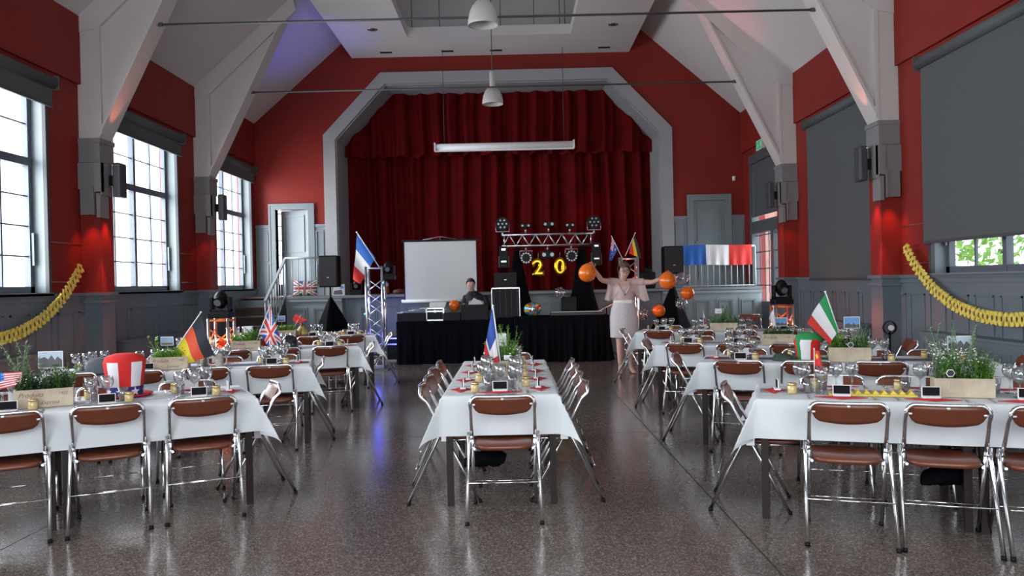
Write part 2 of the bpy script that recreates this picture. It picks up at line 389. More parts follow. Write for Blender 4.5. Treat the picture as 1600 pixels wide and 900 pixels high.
# curtain
def pleats(x, s): return 0.10 * math.sin(x * 14 + 1.9 * math.sin(x * 2.3 + s)) + 0.035 * math.sin(x * 31 + s) + 0.05 * math.sin(x * 5.7 + s * 2)
cur = thing('stage_curtain', 'deep red pleated stage curtain with a short valance', 'curtain', (XC, 19.0, STZ))
for nm, z0, z1, yo, s, mode in (('curtain_panel', 0.0, 3.55, 0.06, 0, 0), ('valance', 3.2, 4.9, -0.30, 3, 1)):
    bm = nb(); nx, nz = 420, 8; g = []
    for j in range(nz + 1):
        t = j / nz; row = []
        for i in range(nx + 1):
            x = -3.8 + 7.6 * i / nx
            zz = z0 + (z1 - z0) * t + (0.02 * math.sin(x * 24) if (mode and j == 0) else 0)
            row.append(bm.verts.new((x, yo + pleats(x + 0.02 * math.sin(t * 5 + x), s) * (1 - .3 * t), zz)))
        g.append(row)
    for j in range(nz):
        for i in range(nx):
            f = bm.faces.new((g[j][i], g[j][i + 1], g[j + 1][i + 1], g[j + 1][i])); f.smooth = True
    obj(nm, bm, CURT, cur)

# roof
bm = nb()
for X in (XL, XR):
    sg = 1 if X < XC else -1
    prism(bm, [(X - sg * .35, EAVE - .35 * SLOPE), (XC, ridge), (XC, ridge + .3), (X - sg * .35, EAVE - .35 * SLOPE + .3)], YR - .3, 19.4)
struct('ceiling', bm, WHITE)
# suspended soffit with open well
bm = nb(); SZ = 6.61; x0, x1, hx0, hx1, y0, y1, hy0, hy1 = -3.51, 2.68, -2.08, 1.28, 3.0, YB, 4.6, 16.39
for a in ((x0, hx0, y0, y1), (hx1, x1, y0, y1), (hx0, hx1, y0, hy0), (hx0, hx1, hy1, y1)):
    b2(bm, a[0], a[1], a[2], a[3], SZ, SZ + .2)
struct('ceiling_soffit', bm, WHITE)
def roofz(x): return EAVE + SLOPE * min(x - XL, XR - x)
bm = nb()
for x in (-1.99, -1.42, -0.16, 0.53, 1.06, 1.17):
    tube(bm, [(x, 16.46, SZ + .2), (x, 16.46, roofz(x))], .009, 6)
for x in (-1.42, -1.30, -.16, .53):
    tube(bm, [(x, 12.6, SZ + .5), (x, 12.6, roofz(x))], .009, 6)
struct('trim_5', bm, DARK)
for i, (px, py) in enumerate(((582, 46), (958, 38))):
    p = atz(px, py, SZ)
    t = thing('recessed_downlight', ['recessed chrome downlight in the soffit above the left of the stage', 'recessed chrome downlight in the soffit above the right of the stage'][i], 'ceiling light', p)
    bm = nb(); lathe(bm, [(.055, -.006), (.10, -.008), (.105, .0), (.06, .0)], 20, cap=False); obj('rim', bm, CHROME, t)
    bm = nb(); lathe(bm, [(.001, -.002), (.06, -.003), (.06, .01)], 16); obj('reflector', bm, DARK, t)
for i, (px, py) in enumerate(((603, 82), (699, 80), (775, 78.5), (944, 74))):
    p = atz(px, py, SZ)
    bm = nb(); b2(bm, -.13, .13, -.05, .05, -.006, 0)
    for k in range(4): b2(bm, -.12, .12, -.04 + k * .022, -.032 + k * .022, -.012, -.006)
    tag(obj('air_vent', bm, BLACK, loc=p), 'small black slot vent in the soffit, ' + ['leftmost', 'second from left', 'third from left', 'rightmost'][i] + ' of four', 'vent', 'soffit vents')

# columns, gussets, tie rods
COLY = [-0.87, 2.96, 6.79, 10.62, 14.45]
PR = .26; CD = .34
k_tr = 6
for ci, cy in enumerate(COLY):
    for X, sg in ((XL, 1), (XR, -1)):
        xi = X + sg * PR
        bm = nb()
        def bb(xa, xb, ya, yb, za, zb, mi): b2(bm, min(xa, xb), max(xa, xb), ya, yb, za, zb, mi)
        bb(X, xi, cy, cy + CD, 0, 1.5, 1)
        bb(X, xi + sg * .03, cy - .03, cy + CD + .03, 1.36, 1.40, 1)
        bb(X, xi + sg * .035, cy - .035, cy + CD + .035, 1.46, 1.505, 1)
        bb(X, xi + sg * .03, cy - .03, cy + CD + .03, 0, .16, 1)
        bb(X, xi, cy, cy + CD, 1.5, 3.26, 0)
        bb(X, xi + sg * .02, cy - .02, cy + CD + .02, 3.24, 3.50, 2)
        bb(X, xi + sg * .035, cy - .03, cy + CD + .03, 3.50, 3.56, 2)
        struct('trim_%d' % k_tr, bm, [RED, GREY, CAPM]); k_tr += 1
        # white post and gusset
        bm = nb()
        bb(X, xi, cy, cy + CD, 3.56, EAVE + .2, 0)
        # triangular gusset plate between roof and sloping edge
        zt = 6.55; xt = X + sg * (zt - EAVE) / SLOPE
        P0 = (xi, 3.56); P1 = (X + sg * 1.02, 5.11)
        P2 = (xt + sg * .25, EAVE + SLOPE * abs(xt + sg * .25 - X))
        P2 = (X + sg * 1.86, EAVE + SLOPE * 1.86)
        prism(bm, [P0, P1, P2, (X, EAVE), (X, 3.56)], cy + .04, cy + CD - .01)
        # raised border: post strip and rafter strip
        wv = .16
        prism(bm, [(xi + sg * .0, 3.56), (xi + sg * .05, 3.62), (xi + sg * .05, EAVE - .12), (xi + sg * .0, EAVE + .02)], cy - .008, cy + .05)
        prism(bm, [(X, EAVE), P2, (P2[0] + sg * .06, P2[1] - .24), (xi + sg * .05, EAVE - .12), (xi, EAVE - .15), (X, EAVE - .2)], cy - .014, cy + .05)
        # soffit lip of the slanting edge
        e = Vector((P1[0] - P0[0], P1[1] - P0[1])).normalized(); nrm = Vector((-e.y, e.x)) * (1 if sg > 0 else -1) * .012
        prism(bm, [P0, P2, (P2[0] + nrm.x * 3, P2[1] + nrm.y * 3), (P0[0] + nrm.x * 3, P0[1] + nrm.y * 3)], cy - .004, cy + CD + .004)
        struct('trim_%d' % k_tr, bm, TRUSSW); k_tr += 1
    if ci >= 2:
        bm = nb(); tube(bm, [(XL + .98, cy + .17, 5.11), (XR - .98, cy + .17, 5.11)], .016, 8)
        for X, sg in ((XL + 1.0, 1), (XR - 1.0, -1)):
            tube(bm, [(X, cy + .17, 5.11), (X + sg * .08, cy + .17, 5.11)], .028, 8)
        struct('trim_%d' % k_tr, bm, DARK); k_tr += 1

# wainscot on side walls with cap, frames
def wains(name, X, sg, skip=None):
    bm = nb()
    def bb(p, ya, yb, za, zb): b2(bm, min(X, X + sg * p), max(X, X + sg * p), ya, yb, za, zb)
    y_end = 15.1 if sg < 0 else YB
    bb(.02, YR, y_end, 0, 1.46); bb(.06, YR, y_end, 1.46, 1.50); bb(.035, YR, y_end, 1.40, 1.46); bb(.04, YR, y_end, 0, .15)
    y = YR + .05
    while y < y_end - .3:
        # frame of raised mouldings
        a, b = y + .06, min(y + .42, y_end - .05)
        for (za, zb, ya, yb) in ((.25, .27, a, b), (1.24, 1.26, a, b), (.25, 1.26, a, a + .02), (.25, 1.26, b - .02, b)):
            bb(.032, ya, yb, za, zb)
        y += .48
    struct(name, bm, GREY)
wains('baseboard_left', XL, 1); wains('baseboard_right', XR, -1)
# thin metal strips on red piers
for nm, X, sg, wins in (('trim_60', XL, 1, WIN_L), ('trim_61', XR, -1, WIN_R)):
    bm = nb()
    for cy in COLY:
        for (ya, yb) in ((cy - .72, cy - .02), (cy + CD + .02, cy + .62)):
            for z in (1.64, 2.14):
                b2(bm, min(X, X + sg * .008), max(X, X + sg * .008), ya, yb, z, z + .012)
    struct(nm, bm, STEEL)

# windows
def window(idx, X, sg, a, b, blind=None):
    # sg: +1 interior is +x
    xo = X - sg * .19
    t = bpy.data.objects.new('window_%d' % idx, None); C.objects.link(t); t['kind'] = 'structure'; t.location = (xo, (a + b) / 2, SILL)
    ym = 0; hw = (b - a) / 2; H = WTOP - SILL; tz = 1.62
    bm = nb()
    def f(y0, y1, z0, z1, d=.035): b2(bm, -d, d, y0, y1, z0, z1)
    f(-hw, -hw + .09, 0, H); f(hw - .09, hw, 0, H); f(-hw, hw, 0, .09); f(-hw, hw, H - .1, H); f(-.035, .035, 0, H, .04); f(-hw, hw, tz - .05, tz + .05, .045)
    for s in (-1, 1):
        c = s * hw / 2
        f(c - .02, c + .02, 0, H, .02) if False else f(c - .014, c + .014, .09, H - .1, .014)
        for k in (1, 2, 3): f(min(0, s * hw), max(0, s * hw), .09 + k * (tz - .14) / 4 - .008, .09 + k * (tz - .14) / 4 + .008, .012)
        f(min(0, s * hw), max(0, s * hw), tz + .05 + (H - tz - .15) / 2 - .008, tz + .05 + (H - tz - .15) / 2 + .008, .012)
    obj('window_frame', bm, WFR, t)
    bm = nb(); b2(bm, -.003, .003, -hw + .05, hw - .05, .05, H - .05); obj('pane', bm, PANE, t)
    bm = nb(); dx = .19
    def g(x0, x1, y0, y1, z0, z1): b2(bm, min(x0, x1), max(x0, x1), y0, y1, z0, z1)
    g(-sg * .05, sg * (dx + .005), hw - .012, hw + .0, 0, H); g(-sg * .05, sg * (dx + .005), -hw, -hw + .012, 0, H)
    g(-sg * .05, sg * (dx + .06), -hw - .03, hw + .03, -.03, .012); g(-sg * .05, sg * dx, -hw, hw, H - .012, H)
    obj('window_sill', bm, GREYL, t)
    bm = nb()   # side rails of the blind
    g(sg * (dx - .01), sg * (dx + .035), hw - .03, hw + .03, 0, H); g(sg * (dx - .01), sg * (dx + .035), -hw - .03, -hw + .03, 0, H)
    obj('blind_rail', bm, DARK, t)
    bm = nb()   # latch
    g(sg * .04, sg * .07, hw - .07, hw - .05, .35, .75); obj('handle', bm, GREYL, t)
    # roller blind: own thing
    n = {1: 'first', 2: 'second', 3: 'third'}
    return t
def roller(X, sg, a, b, drop, label):
    t = thing('roller_blind', label, 'blind', (X + sg * .09, (a + b) / 2, WTOP - .05), 0, None)
    hw = (b - a) / 2 + .05
    bm = nb(); tube(bm, [(0, -hw, 0.06), (0, hw, 0.06)], .075, 14); b2(bm, -.08, .08, -hw - .01, -hw, -.03, .15); b2(bm, -.08, .08, hw, hw + .01, -.03, .15); obj('cassette', bm, BLIND, t)
    bm = nb(); b2(bm, -.004, .004, -hw + .02, hw - .02, -drop, .05); obj('blind_fabric', bm, BLIND, t)
    bm = nb(); b2(bm, -.014, .014, -hw + .02, hw - .02, -drop - .025, -drop + .01); obj('bottom_bar', bm, DARK, t)
    return t
for i, (a, b) in enumerate(WIN_L): window(i + 1, XL, 1, a, b)
for i, (a, b) in enumerate(WIN_R): window(i + 6 if i < 3 else 10, XR, -1, a, b)
roller(XL, 1, *WIN_L[2], .22, 'raised grey roller blind over the nearest left window')
roller(XL, 1, *WIN_L[3], .22, 'raised grey roller blind over the middle left window')
roller(XL, 1, *WIN_L[4], .2, 'raised grey roller blind over the left window nearest the stage')
roller(XR, -1, *WIN_R[2], 2.15, 'grey roller blind left a little open at the near right window')
roller(XR, -1, *WIN_R[3], 2.58, 'grey roller blind fully drawn over the second right window')
bm = nb()   # behind the drawn blind nothing shows; a yard outside the right windows
b2(bm, XR + .4, XR + 14, -4, 24, -.5, -.35); struct('ground_outside', bm, GROUND)
bm = nb(); b2(bm, XR + 3.0, XR + 3.3, 22.5, 27, -.4, 5)
tag(obj('brick_building', bm, BRICK), 'red brick wall outside, seen through the glazed door on the right', 'building')

# radiator covers under windows
for X, sg, wins, side in ((XL, 1, WIN_L[2:4], 'left'), (XR, -1, WIN_R[2:4], 'right')):
    for j, (a, b) in enumerate(wins):
        t = thing('radiator_cover', 'grey radiator cover below the %s %s window' % (['nearest', 'middle'][j] if side == 'left' else ['near', 'second'][j], side), 'radiator cover', (X + sg * .14, (a + b) / 2, 0))
        hw = (b - a) / 2 - .12
        bm = nb(); b2(bm, -.10, .10, -hw, hw, .0, .78)
        for k in range(14):
            yy = -hw + .08 + k * (2 * hw - .16) / 13; b2(bm, -.106, .106, yy - .03, yy + .03, .1, .68)
        obj('body', bm, GREY, t)
        bm = nb(); b2(bm, -.115, .13, -hw - .02, hw + .02, .78, .81, bev=.004); obj('top_panel', bm, GREY, t)

# sconces + column speakers
SCO = ['near left', 'far left', 'near right', 'far right']
q = 0
for X, sg in ((XL, 1), (XR, -1)):
    for ci in (3, 4):
        cy = COLY[ci]; xi = X + sg * PR; lab = SCO[q]; q += 1
        t = thing('wall_sconce', 'stepped grey metal wall light on the %s column' % lab, 'wall light', (xi, cy, 2.5))
        def bx(bm, xa, xb, ya, yb, za, zb): b2(bm, min(sg * xa, sg * xb), max(sg * xa, sg * xb), ya, yb, za, zb)
        bm = nb()
        bx(bm, -.26, .05, -.05, -.035, .38, .73); bx(bm, .035, .05, -.05, .22, .30, .73); bx(bm, -.04, .05, -.07, .02, .34, .73)
        obj('upper_shade', bm, CAPM, t)
        bm = nb()
        bx(bm, -.24, -.06, -.045, -.03, .04, .38); bx(bm, .015, .03, -.03, .17, .0, .32); bx(bm, -.06, -.045, -.08, -.02, .03, .40); bx(bm, -.02, .03, -.055, -.03, .0, .32)
        obj('lower_shade', bm, CAPM, t)
        spot('sconce_light', (xi + sg * .10, cy + .12, 2.56), (xi + sg * .02, cy + .12, .4), 26 if ci == 3 else 8, (1, .10, .05), 70, 1, .03)
        spot('sconce_light', (xi + sg * .22, cy - .10, 2.5), (xi - sg * .12, cy + .05, 1.0), 80 if ci == 3 else 12, (1, .20, .14), 22, .8, .02)
        spot('sconce_light', (xi - sg * .1, cy - .12, 2.52), (xi - sg * .1, cy - .05, .4), 18 if ci == 3 else 5, (1, .10, .05), 75, 1, .03)
        spot('sconce_light', (xi + sg * .12, cy + .10, 3.2), (xi + sg * .40, cy + .12, 4.6), 40 if ci == 3 else 6, (1, .25, .15), 26, .6, .01)
        t = thing('wall_speaker', 'slim dark loudspeaker bracketed to the %s column' % lab, 'loudspeaker', (xi + sg * .17, cy + .2, 2.78))
        bm = nb(); box(bm, (0, 0, .235), (.11, .2, .47), bev=.025); obj('cabinet', bm, DARK, t)
        bm = nb(); b2(bm, min(-sg * .17, -sg * .05), max(-sg * .17, -sg * .05), -.05, .05, .16, .3); obj('bracket', bm, BLACK, t)

# pendant lamps
for i, (px, py, Y) in enumerate(((755, 40, 10.4), (770, 163, 15.1))):
    p = at(px, py, Y)
    t = thing('pendant_lamp', ['bell-shaped pendant lamp hanging nearest, its top cut by the photo edge', 'bell-shaped pendant lamp hanging before the stage curtain'][i], 'pendant lamp', p)
    bm = nb(); lathe(bm, [(.195, 0), (.20, .01), (.195, .08), (.175, .17), (.14, .25), (.09, .31), (.05, .34), (.045, .34), (.085, .30), (.135, .24), (.17, .16), (.188, .08), (.19, .01)], 28, cap=False); obj('shade', bm, LAMPG, t)
    bm = nb(); lathe(bm, [(.05, .33), (.052, .35), (.052, .60), (.045, .62), (.02, .63)], 16); obj('lamp_housing', bm, LAMPG, t)
    bm = nb(); ball(bm, (0, 0, .16), .06, 12, sc=(1, 1, 1.4)); obj('bulb', bm, WHITEP, t)
    bm = nb(); tube(bm, [(0, 0, .62), (0, 0, roofz(p.x) - p.z)], .010, 6); obj('rod', bm, DARK, t)

# projection screen case on the ceiling side
p = at(788, 228, 17.3)
t = thing('projector_screen_housing', 'long white rolled screen housing hanging across the curtain', 'projection screen', p)
bm = nb(); tube(bm, [(-1.5, 0, .0), (1.5, 0, .0)], .075, 16); obj('housing', bm, WHITEP, t)
bm = nb(); b2(bm, -1.52, -1.49, -.09, .09, -.09, .09); b2(bm, 1.49, 1.52, -.09, .09, -.09, .09); b2(bm, -1.5, 1.5, -.02, .02, -.10, -.07); obj('end_cap', bm, WHITEP, t)
bm = nb()
for x in (-1.3, 1.3): tube(bm, [(x, 0, .07), (x, .0, 6.61 - p.z)], .006, 6)
obj('hanging_wire', bm, DARK, t)

# ------------------------------------------------------------------ stage
bm = nb(); b2(bm, XL + .001, XR - .001, STY + .40, 19.24, 0, STZ - .06); b2(bm, XL + .001, -3.62, STY + .035, STY + .4, 0, STZ - .06); b2(bm, 3.12, XR - .001, STY + .035, STY + .4, 0, STZ - .06)
struct('floor_stage_base', bm, GREY)
bm = nb(); b2(bm, XL, XR, STY + .01, 19.24, STZ - .03, STZ); b2(bm, -4.77, XR, STY - .045, STY + .01, STZ - .055, STZ + .001, 1); struct('floor_stage', bm, [TREAD, GREYL])
bm = nb()
def frame(bm, x0, x1, z0, z1, y, w=.02, d=.012):
    w *= 1.4; d *= 1.9
    b2(bm, x0, x1, y - d, y, z0, z0 + w); b2(bm, x0, x1, y - d, y, z1 - w, z1); b2(bm, x0, x0 + w, y - d, y, z0 + w, z1 - w); b2(bm, x1 - w, x1, y - d, y, z0 + w, z1 - w)
for (xa, xb, yy) in ((-4.77, -3.6, STY), (-3.6, 3.1, STY + .33), (3.1, XR, STY)):
    b2(bm, xa, xb, yy, yy + .03, 0, STZ - .06); b2(bm, xa, xb, yy - .02, yy, 0, .14); b2(bm, xa, xb, yy - .05, yy, STZ - .12, STZ - .07)
x = -4.70
while x < XR - .3:
    yy = STY if (x + .36 < -3.6 or x > 3.1) else STY + .33
    if not (x < -3.6 < x + .36 or x < 3.1 < x + .36): frame(bm, x, x + .36, .26, 1.10, yy); frame(bm, x + .04, x + .32, .30, 1.06, yy, .012, .02)
    x += .47
b2(bm, -3.63, -3.60, STY, STY + .33, 0, STZ - .06); b2(bm, 3.10, 3.13, STY, STY + .33, 0, STZ - .06)
struct('wall_stage_front', bm, mat('stage_panel_grey', (0.25, 0.30, 0.32), 0.45))
# back wall wainscot beside doors
bm = nb()
for (x0, x1) in ((XL + .02, -5.42), (-4.44, XC - OW), (XC + OW, 3.91), (4.86, XR)):
    b2(bm, x0, x1, YB - .03, YB, STZ, 2.92); b2(bm, x0, x1, YB - .05, YB, 2.86, 2.92); b2(bm, x0, x1, YB - .045, YB, STZ, STZ + .14)
    w_ = x1 - x0
    if w_ > .2:
        n = max(1, round(w_ / .35))
        for k in range(n):
            a = x0 + w_ * k / n + .04; b = x0 + w_ * (k + 1) / n - .04
            frame(bm, a, b, STZ + .22, 2.05, YB - .03); frame(bm, a, b, 2.12, 2.78, YB - .03)
struct('trim_62', bm, mat('wainscot_grey', (0.19, 0.22, 0.245), 0.45))
# doors on the back wall
def back_door(name, D, ang):
    x0, x1, zt = D
    t = bpy.data.objects.new(name, None); C.objects.link(t); t['kind'] = 'structure'; t.location = (x0, YB, STZ)
    h = zt - STZ; w_ = x1 - x0
    bm = nb(); b2(bm, -.12, 0, -.05, .2, 0, h); b2(bm, w_, w_ + .12, -.05, .2, 0, h); b2(bm, -.12, w_ + .12, -.05, .2, h, h + .11)
    b2(bm, -.14, -.10, -.065, -.051, 0, h + .09); b2(bm, w_ + .10, w_ + .14, -.065, -.051, 0, h + .09); b2(bm, -.14, w_ + .14, -.065, -.051, h + .09, h + .13)
    obj('door_frame', bm, GREYL, t)
    bm = nb(); b2(bm, -w_ + .01, 0, -.02, .02, .005, h - .005)
    for (a, b, c, d) in ((-w_ + .1, -.1, .15, .85), (-w_ + .1, -.1, .98, h - .12)):
        frame(bm, a, b, c, d, -.02, .025, .012)
    lf = obj('door_leaf', bm, GREYL, t, loc=(w_, .03, 0)); lf.rotation_euler = (0, 0, ang)
    bm = nb(); ball(bm, (-w_ + .07, -.05, 1.0), .025, 10); obj('door_handle', bm, STEEL, lf)
back_door('door_1', LD, -.36); back_door('door_2', RD, 0)
# glazed side door on right wall
t = bpy.data.objects.new('door_3', None); C.objects.link(t); t['kind'] = 'structure'; t.location = (XR, 15.1, 0)
bm = nb(); Wd = 2.1
def dd(y0, y1, z0, z1, x0=.0, x1=.1): b2(bm, x0, x1, y0, y1, z0, z1)
dd(0, .12, 0, 4.05, -.05); dd(Wd - .14, Wd, 0, 4.05, -.05); dd(0, Wd, 3.93, 4.12, -.06); dd(0, Wd, 2.45, 2.70, -.03); dd(.70, .80, 0, 2.5, -.01); dd(.12, Wd - .14, 0, 1.02)
dd(.12, .7, 1.0, 1.06); dd(.80, .88, 1, 2.5, -.01)
for z in (1.35, 1.7, 2.05, 2.40): dd(.12, Wd - .14, z - .01, z + .01, .04, .06)
for y in (.4, 1.15, 1.42, 1.7): dd(y - .01, y + .01, 1.02, 2.45, .04, .06)
obj('door_frame', bm, mat('door_grey', (0.07, 0.082, 0.095), .4), t)
bm = nb(); b2(bm, .047, .053, .12, Wd - .14, 1.0, 3.95); obj('pane', bm, PANE, t)
bm = nb(); b2(bm, -.004, .01, .13, Wd - .15, 2.80, 3.95); obj('door_blind', bm, BLIND, t)
p = Vector((XR - .05, 16.1, 4.2))
t = thing('exit_sign', 'small green and white exit sign above the glazed side door', 'sign', (XR - .04, 16.4, 4.14))
bm = nb(); b2(bm, -.03, .03, -.20, .20, 0, .2); obj('sign_case', bm, WHITEP, t)
bm = nb(); b2(bm, -.034, -.03, -.18, .18, .02, .18); s_ = obj('sign_face', bm, GREEN, t)
bm = nb(); b2(bm, -.037, -.034, -.15, -.09, .05, .15); ball(bm, (-.036, .04, .145), .012, 8, sc=(.2, 1, 1)); tube(bm, [(-.036, .04, .13), (-.036, .05, .09), (-.036, .02, .06)], .007, 6); tube(bm, [(-.036, .05, .09), (-.036, .09, .05)], .007, 6); tube(bm, [(-.036, .01, .11), (-.036, .05, .12), (-.036, .09, .10)], .006, 6); obj('running_figure', bm, WHITEP, s_)
p = at(1146, 279, YB)
bm = nb(); box(bm, (0, -.03, 0), (.06, .05, .10), bev=.01); ball(bm, (0, -.06, .0), .02, 8)
tag(obj('motion_sensor', bm, WHITEP, loc=p), 'small white sensor high on the red wall above right door', 'sensor')
# stairs and railings
bm = nb(); n = 7
for k in range(n - 1):
    y1 = STY - k * .27; z1 = STZ - (k + 1) * (STZ / n)
    b2(bm, XL + .02, -4.80, y1 - .27, STY + .01, 0, z1 - .03, 1); b2(bm, XL + .02, -4.80, y1 - .29, y1, z1 - .03, z1, 0)
prism(bm, [(STY, 0), (STY, STZ), (STY - .05, STZ), (STY - 6 * .27 - .05, .12), (STY - 6 * .27 - .05, 0)], -4.81, -4.77, 'x', mi=2)
tag(obj('staircase', bm, [TREAD, RISER, DARK]), 'brown wooden steps climbing to the stage beside the left wall', 'stairs')
def railing(label, pts, n_bal, drop0):
    t = thing('stair_railing', label, 'railing', (0, 0, 0))
    bm = nb(); tube(bm, pts, .022, 8); obj('handrail', bm, GREYL, t)
    return t
GR2 = mat('railing_paint', (0.36, 0.41, 0.43), .35)
t = thing('stair_railing', 'pale grey railing beside the stage steps and left stage edge', 'railing', (-4.77, STY - .02, STZ))
bm = nb(); tube(bm, [(0, 0, .80), (.80, 0, .80)], .022, 8); box(bm, (0, -.70, .36), (.05, 1.66, .045), rot=Matrix.Rotation(math.atan2(.86, 1.4), 3, 'X')); obj('handrail', bm, GR2, t)
bm = nb(); tube(bm, [(0, 0, -.25), (0, 0, .80)], .025, 8); tube(bm, [(.80, 0, 0), (.80, 0, .80)], .02, 8); tube(bm, [(0, -1.38, -.9), (0, -1.38, -.03)], .02, 8); obj('post', bm, GR2, t)
for k in range(5): bm = nb(); tube(bm, [(.14 + k * .13, 0, 0), (.14 + k * .13, 0, .80)], .010, 6); obj('baluster', bm, GR2, t)
for k in range(7):
    y = -.17 - k * .17; bm = nb(); tube(bm, [(0, y, .80 + y * .62 - .8), (0, y, .79 + y * .615)], .010, 6); obj('baluster', bm, GR2, t)
t = thing('stage_railing', 'pale grey railing on the right stage edge, a flag draped over it', 'railing', (3.56, STY + .05, STZ))
bm = nb(); tube(bm, [(0, 0, .85), (1.50, 0, .85)], .022, 8); tube(bm, [(0, 0, .03), (1.5, 0, .03)], .015, 8); obj('handrail', bm, GR2, t)
for k in range(13): bm = nb(); tube(bm, [(k * .125, 0, 0), (k * .125, 0, .85)], .012 if k % 12 else .02, 6); obj('baluster', bm, GR2, t)
# ------------------------------------------------------------------ folding chairs
def chair_mesh():
    t = thing('folding_chair', 'x', 'chair')
    H = .79; W = .205
    def bk(z): return .40 * (1 - z / H)           # y of the inclined tube at height z
    # back frame: inverted U above the pivot
    bm = nb(); pts = []
    for z in (.50, .60, .70): pts.append((-W, bk(z), z))
    for a in range(0, 91, 18): pts.append((-W + .05 - .05 * math.cos(math.radians(a)), bk(H) - 0.0, H - .05 + .05 * math.sin(math.radians(a))))
    mid = [(x, -.018 * (1 - (x / .16) ** 2), H) for x in (-.1, 0, .1)]
    right = [(-p[0], p[1], p[2]) for p in pts[::-1]]
    tube(bm, pts + mid + right, .0115, 8); obj('back_frame', bm, CHROME, t)
    for s in (-1, 1):
        bm = nb(); tube(bm, [(s * W, bk(.52), .52), (s * (W + .002), bk(0.01), .012)], .0115, 8)
        tube(bm, [(s * W, bk(.01) + .002, .02), (s * W, bk(0) + .002, 0.0)], .0135, 8, mi=1); obj('leg', bm, [CHROME, BLACK], t)
        bm = nb(); tube(bm, [(s * (W + .022), bk(.53) + .01, .54), (s * (W + .020), bk(.53) - .005, .47), (s * (W + .028), -.09, .012)], [.009, .0125, .0125], 8)
        tube(bm, [(s * (W + .0275), -.087, .02), (s * (W + .028), -.09, 0.0)], .0145, 8, mi=1); obj('leg', bm, [CHROME, BLACK], t)
        bm = nb(); tube(bm, [(s * (W - .01), bk(.5), .50), (s * (W + .034), bk(.5), .50)], .013, 8); box(bm, (s * (W + .014), bk(.46), .455), (.01, .05, .05)); obj('hinge', bm, STEEL, t)
    bm = nb(); tube(bm, [(-W - .02, -.035, .25), (W + .02, -.035, .25)], .004, 6); obj('stretcher', bm, CHROME, t)
    bm = nb(); tube(bm, [(-W, bk(.18), .18), (W, bk(.18), .18)], .004, 6); obj('stretcher', bm, CHROME, t)
    # seat: rounded, cushioned slab
    bm = nb(); rings = []
    def outline(k, n, e, sc):
        a = 2 * PI * k / n; c, s = math.cos(a), math.sin(a)
        return (.192 * sc * math.copysign(abs(c) ** e, c), .185 * sc * math.copysign(abs(s) ** e, s))
    n = 32
    for (z, sc) in ((-.018, .90), (-.016, .97), (0.0, 1.0), (.010, .985), (.016, .92), (.014, .6), (.010, .2)):
        rings.append([bm.verts.new((outline(k, n, .42, sc)[0], .285 + outline(k, n, .42, sc)[1], .452 + z - .022 * (outline(k, n, .42, sc)[1] < -.1) * ((-.1 - outline(k, n, .42, sc)[1]) / .085) * 1.0 * .6)) for k in range(n)])
    for i in range(len(rings) - 1):
        for k in range(n):
            f = bm.faces.new((rings[i][k], rings[i][(k + 1) % n], rings[i + 1][(k + 1) % n], rings[i + 1][k])); f.smooth = True
    bm.faces.new(rings[0][::-1]); bm.faces.new(rings[-1]); obj('seat', bm, BROWN, t)
    bm = nb(); tube(bm, [(-.19, .14, .43), (-.185, .46, .435), (.185, .46, .435), (.19, .14, .43)], .009, 6); obj('seat_frame', bm, CHROME, t)
    # backrest: curved board with straight top and bowed bottom
    bm = nb(); nx, nz = 18, 5; fr = []; bkk = []
    for j in range(nz + 1):
        r1, r2 = [], []
        for i in range(nx + 1):
            u = -1 + 2 * i / nx; x = u * .196
            zt = .781 - .022 * max(0, (abs(u) - .84) / .16) ** 1.5; zb = .663 + .026 * u * u + .048 * max(0, (abs(u) - .80) / .2) ** 1.6
            z = zb + (zt - zb) * j / nz; y = bk(z) - .020 * (1 - u * u) + .000
            r1.append(bm.verts.new((x, y - .006, z))); r2.append(bm.verts.new((x, y + .008, z)))
        fr.append(r1); bkk.append(r2)
    for R, fl in ((fr, 0), (bkk, 1)):
        for j in range(nz):
            for i in range(nx):
                f = bm.faces.new((R[j][i], R[j][i + 1], R[j + 1][i + 1], R[j + 1][i])); f.smooth = True
    for i in range(nx):
        bm.faces.new((fr[0][i], fr[0][i + 1], bkk[0][i + 1], bkk[0][i])); bm.faces.new((fr[nz][i], fr[nz][i + 1], bkk[nz][i + 1], bkk[nz][i]))
    for j in range(nz):
        bm.faces.new((fr[j][0], fr[j + 1][0], bkk[j + 1][0], bkk[j][0])); bm.faces.new((fr[j][nx], fr[j + 1][nx], bkk[j + 1][nx], bkk[j][nx]))
    bo = obj('backrest', bm, BROWN, t)
    for (x, z) in ((-.182, .735), (.182, .735), (0, .772)): bm = nb(); box(bm, (x, bk(z) - .008 - (.02 if x == 0 else .003), z), (.02, .012, .012), bev=.003); obj('clip', bm, STEEL, bo)
    return t
CH0 = chair_mesh(); used = [False]
def place_chair(x, y, rz, label, group=None):
    if not used[0]:
        used[0] = True; CH0.location = (x, y, 0); CH0.rotation_euler = (0, 0, rz); CH0['label'] = label
        if group: CH0['group'] = group
        return CH0
    return dup(CH0, (x, y, 0), rz, label, group)

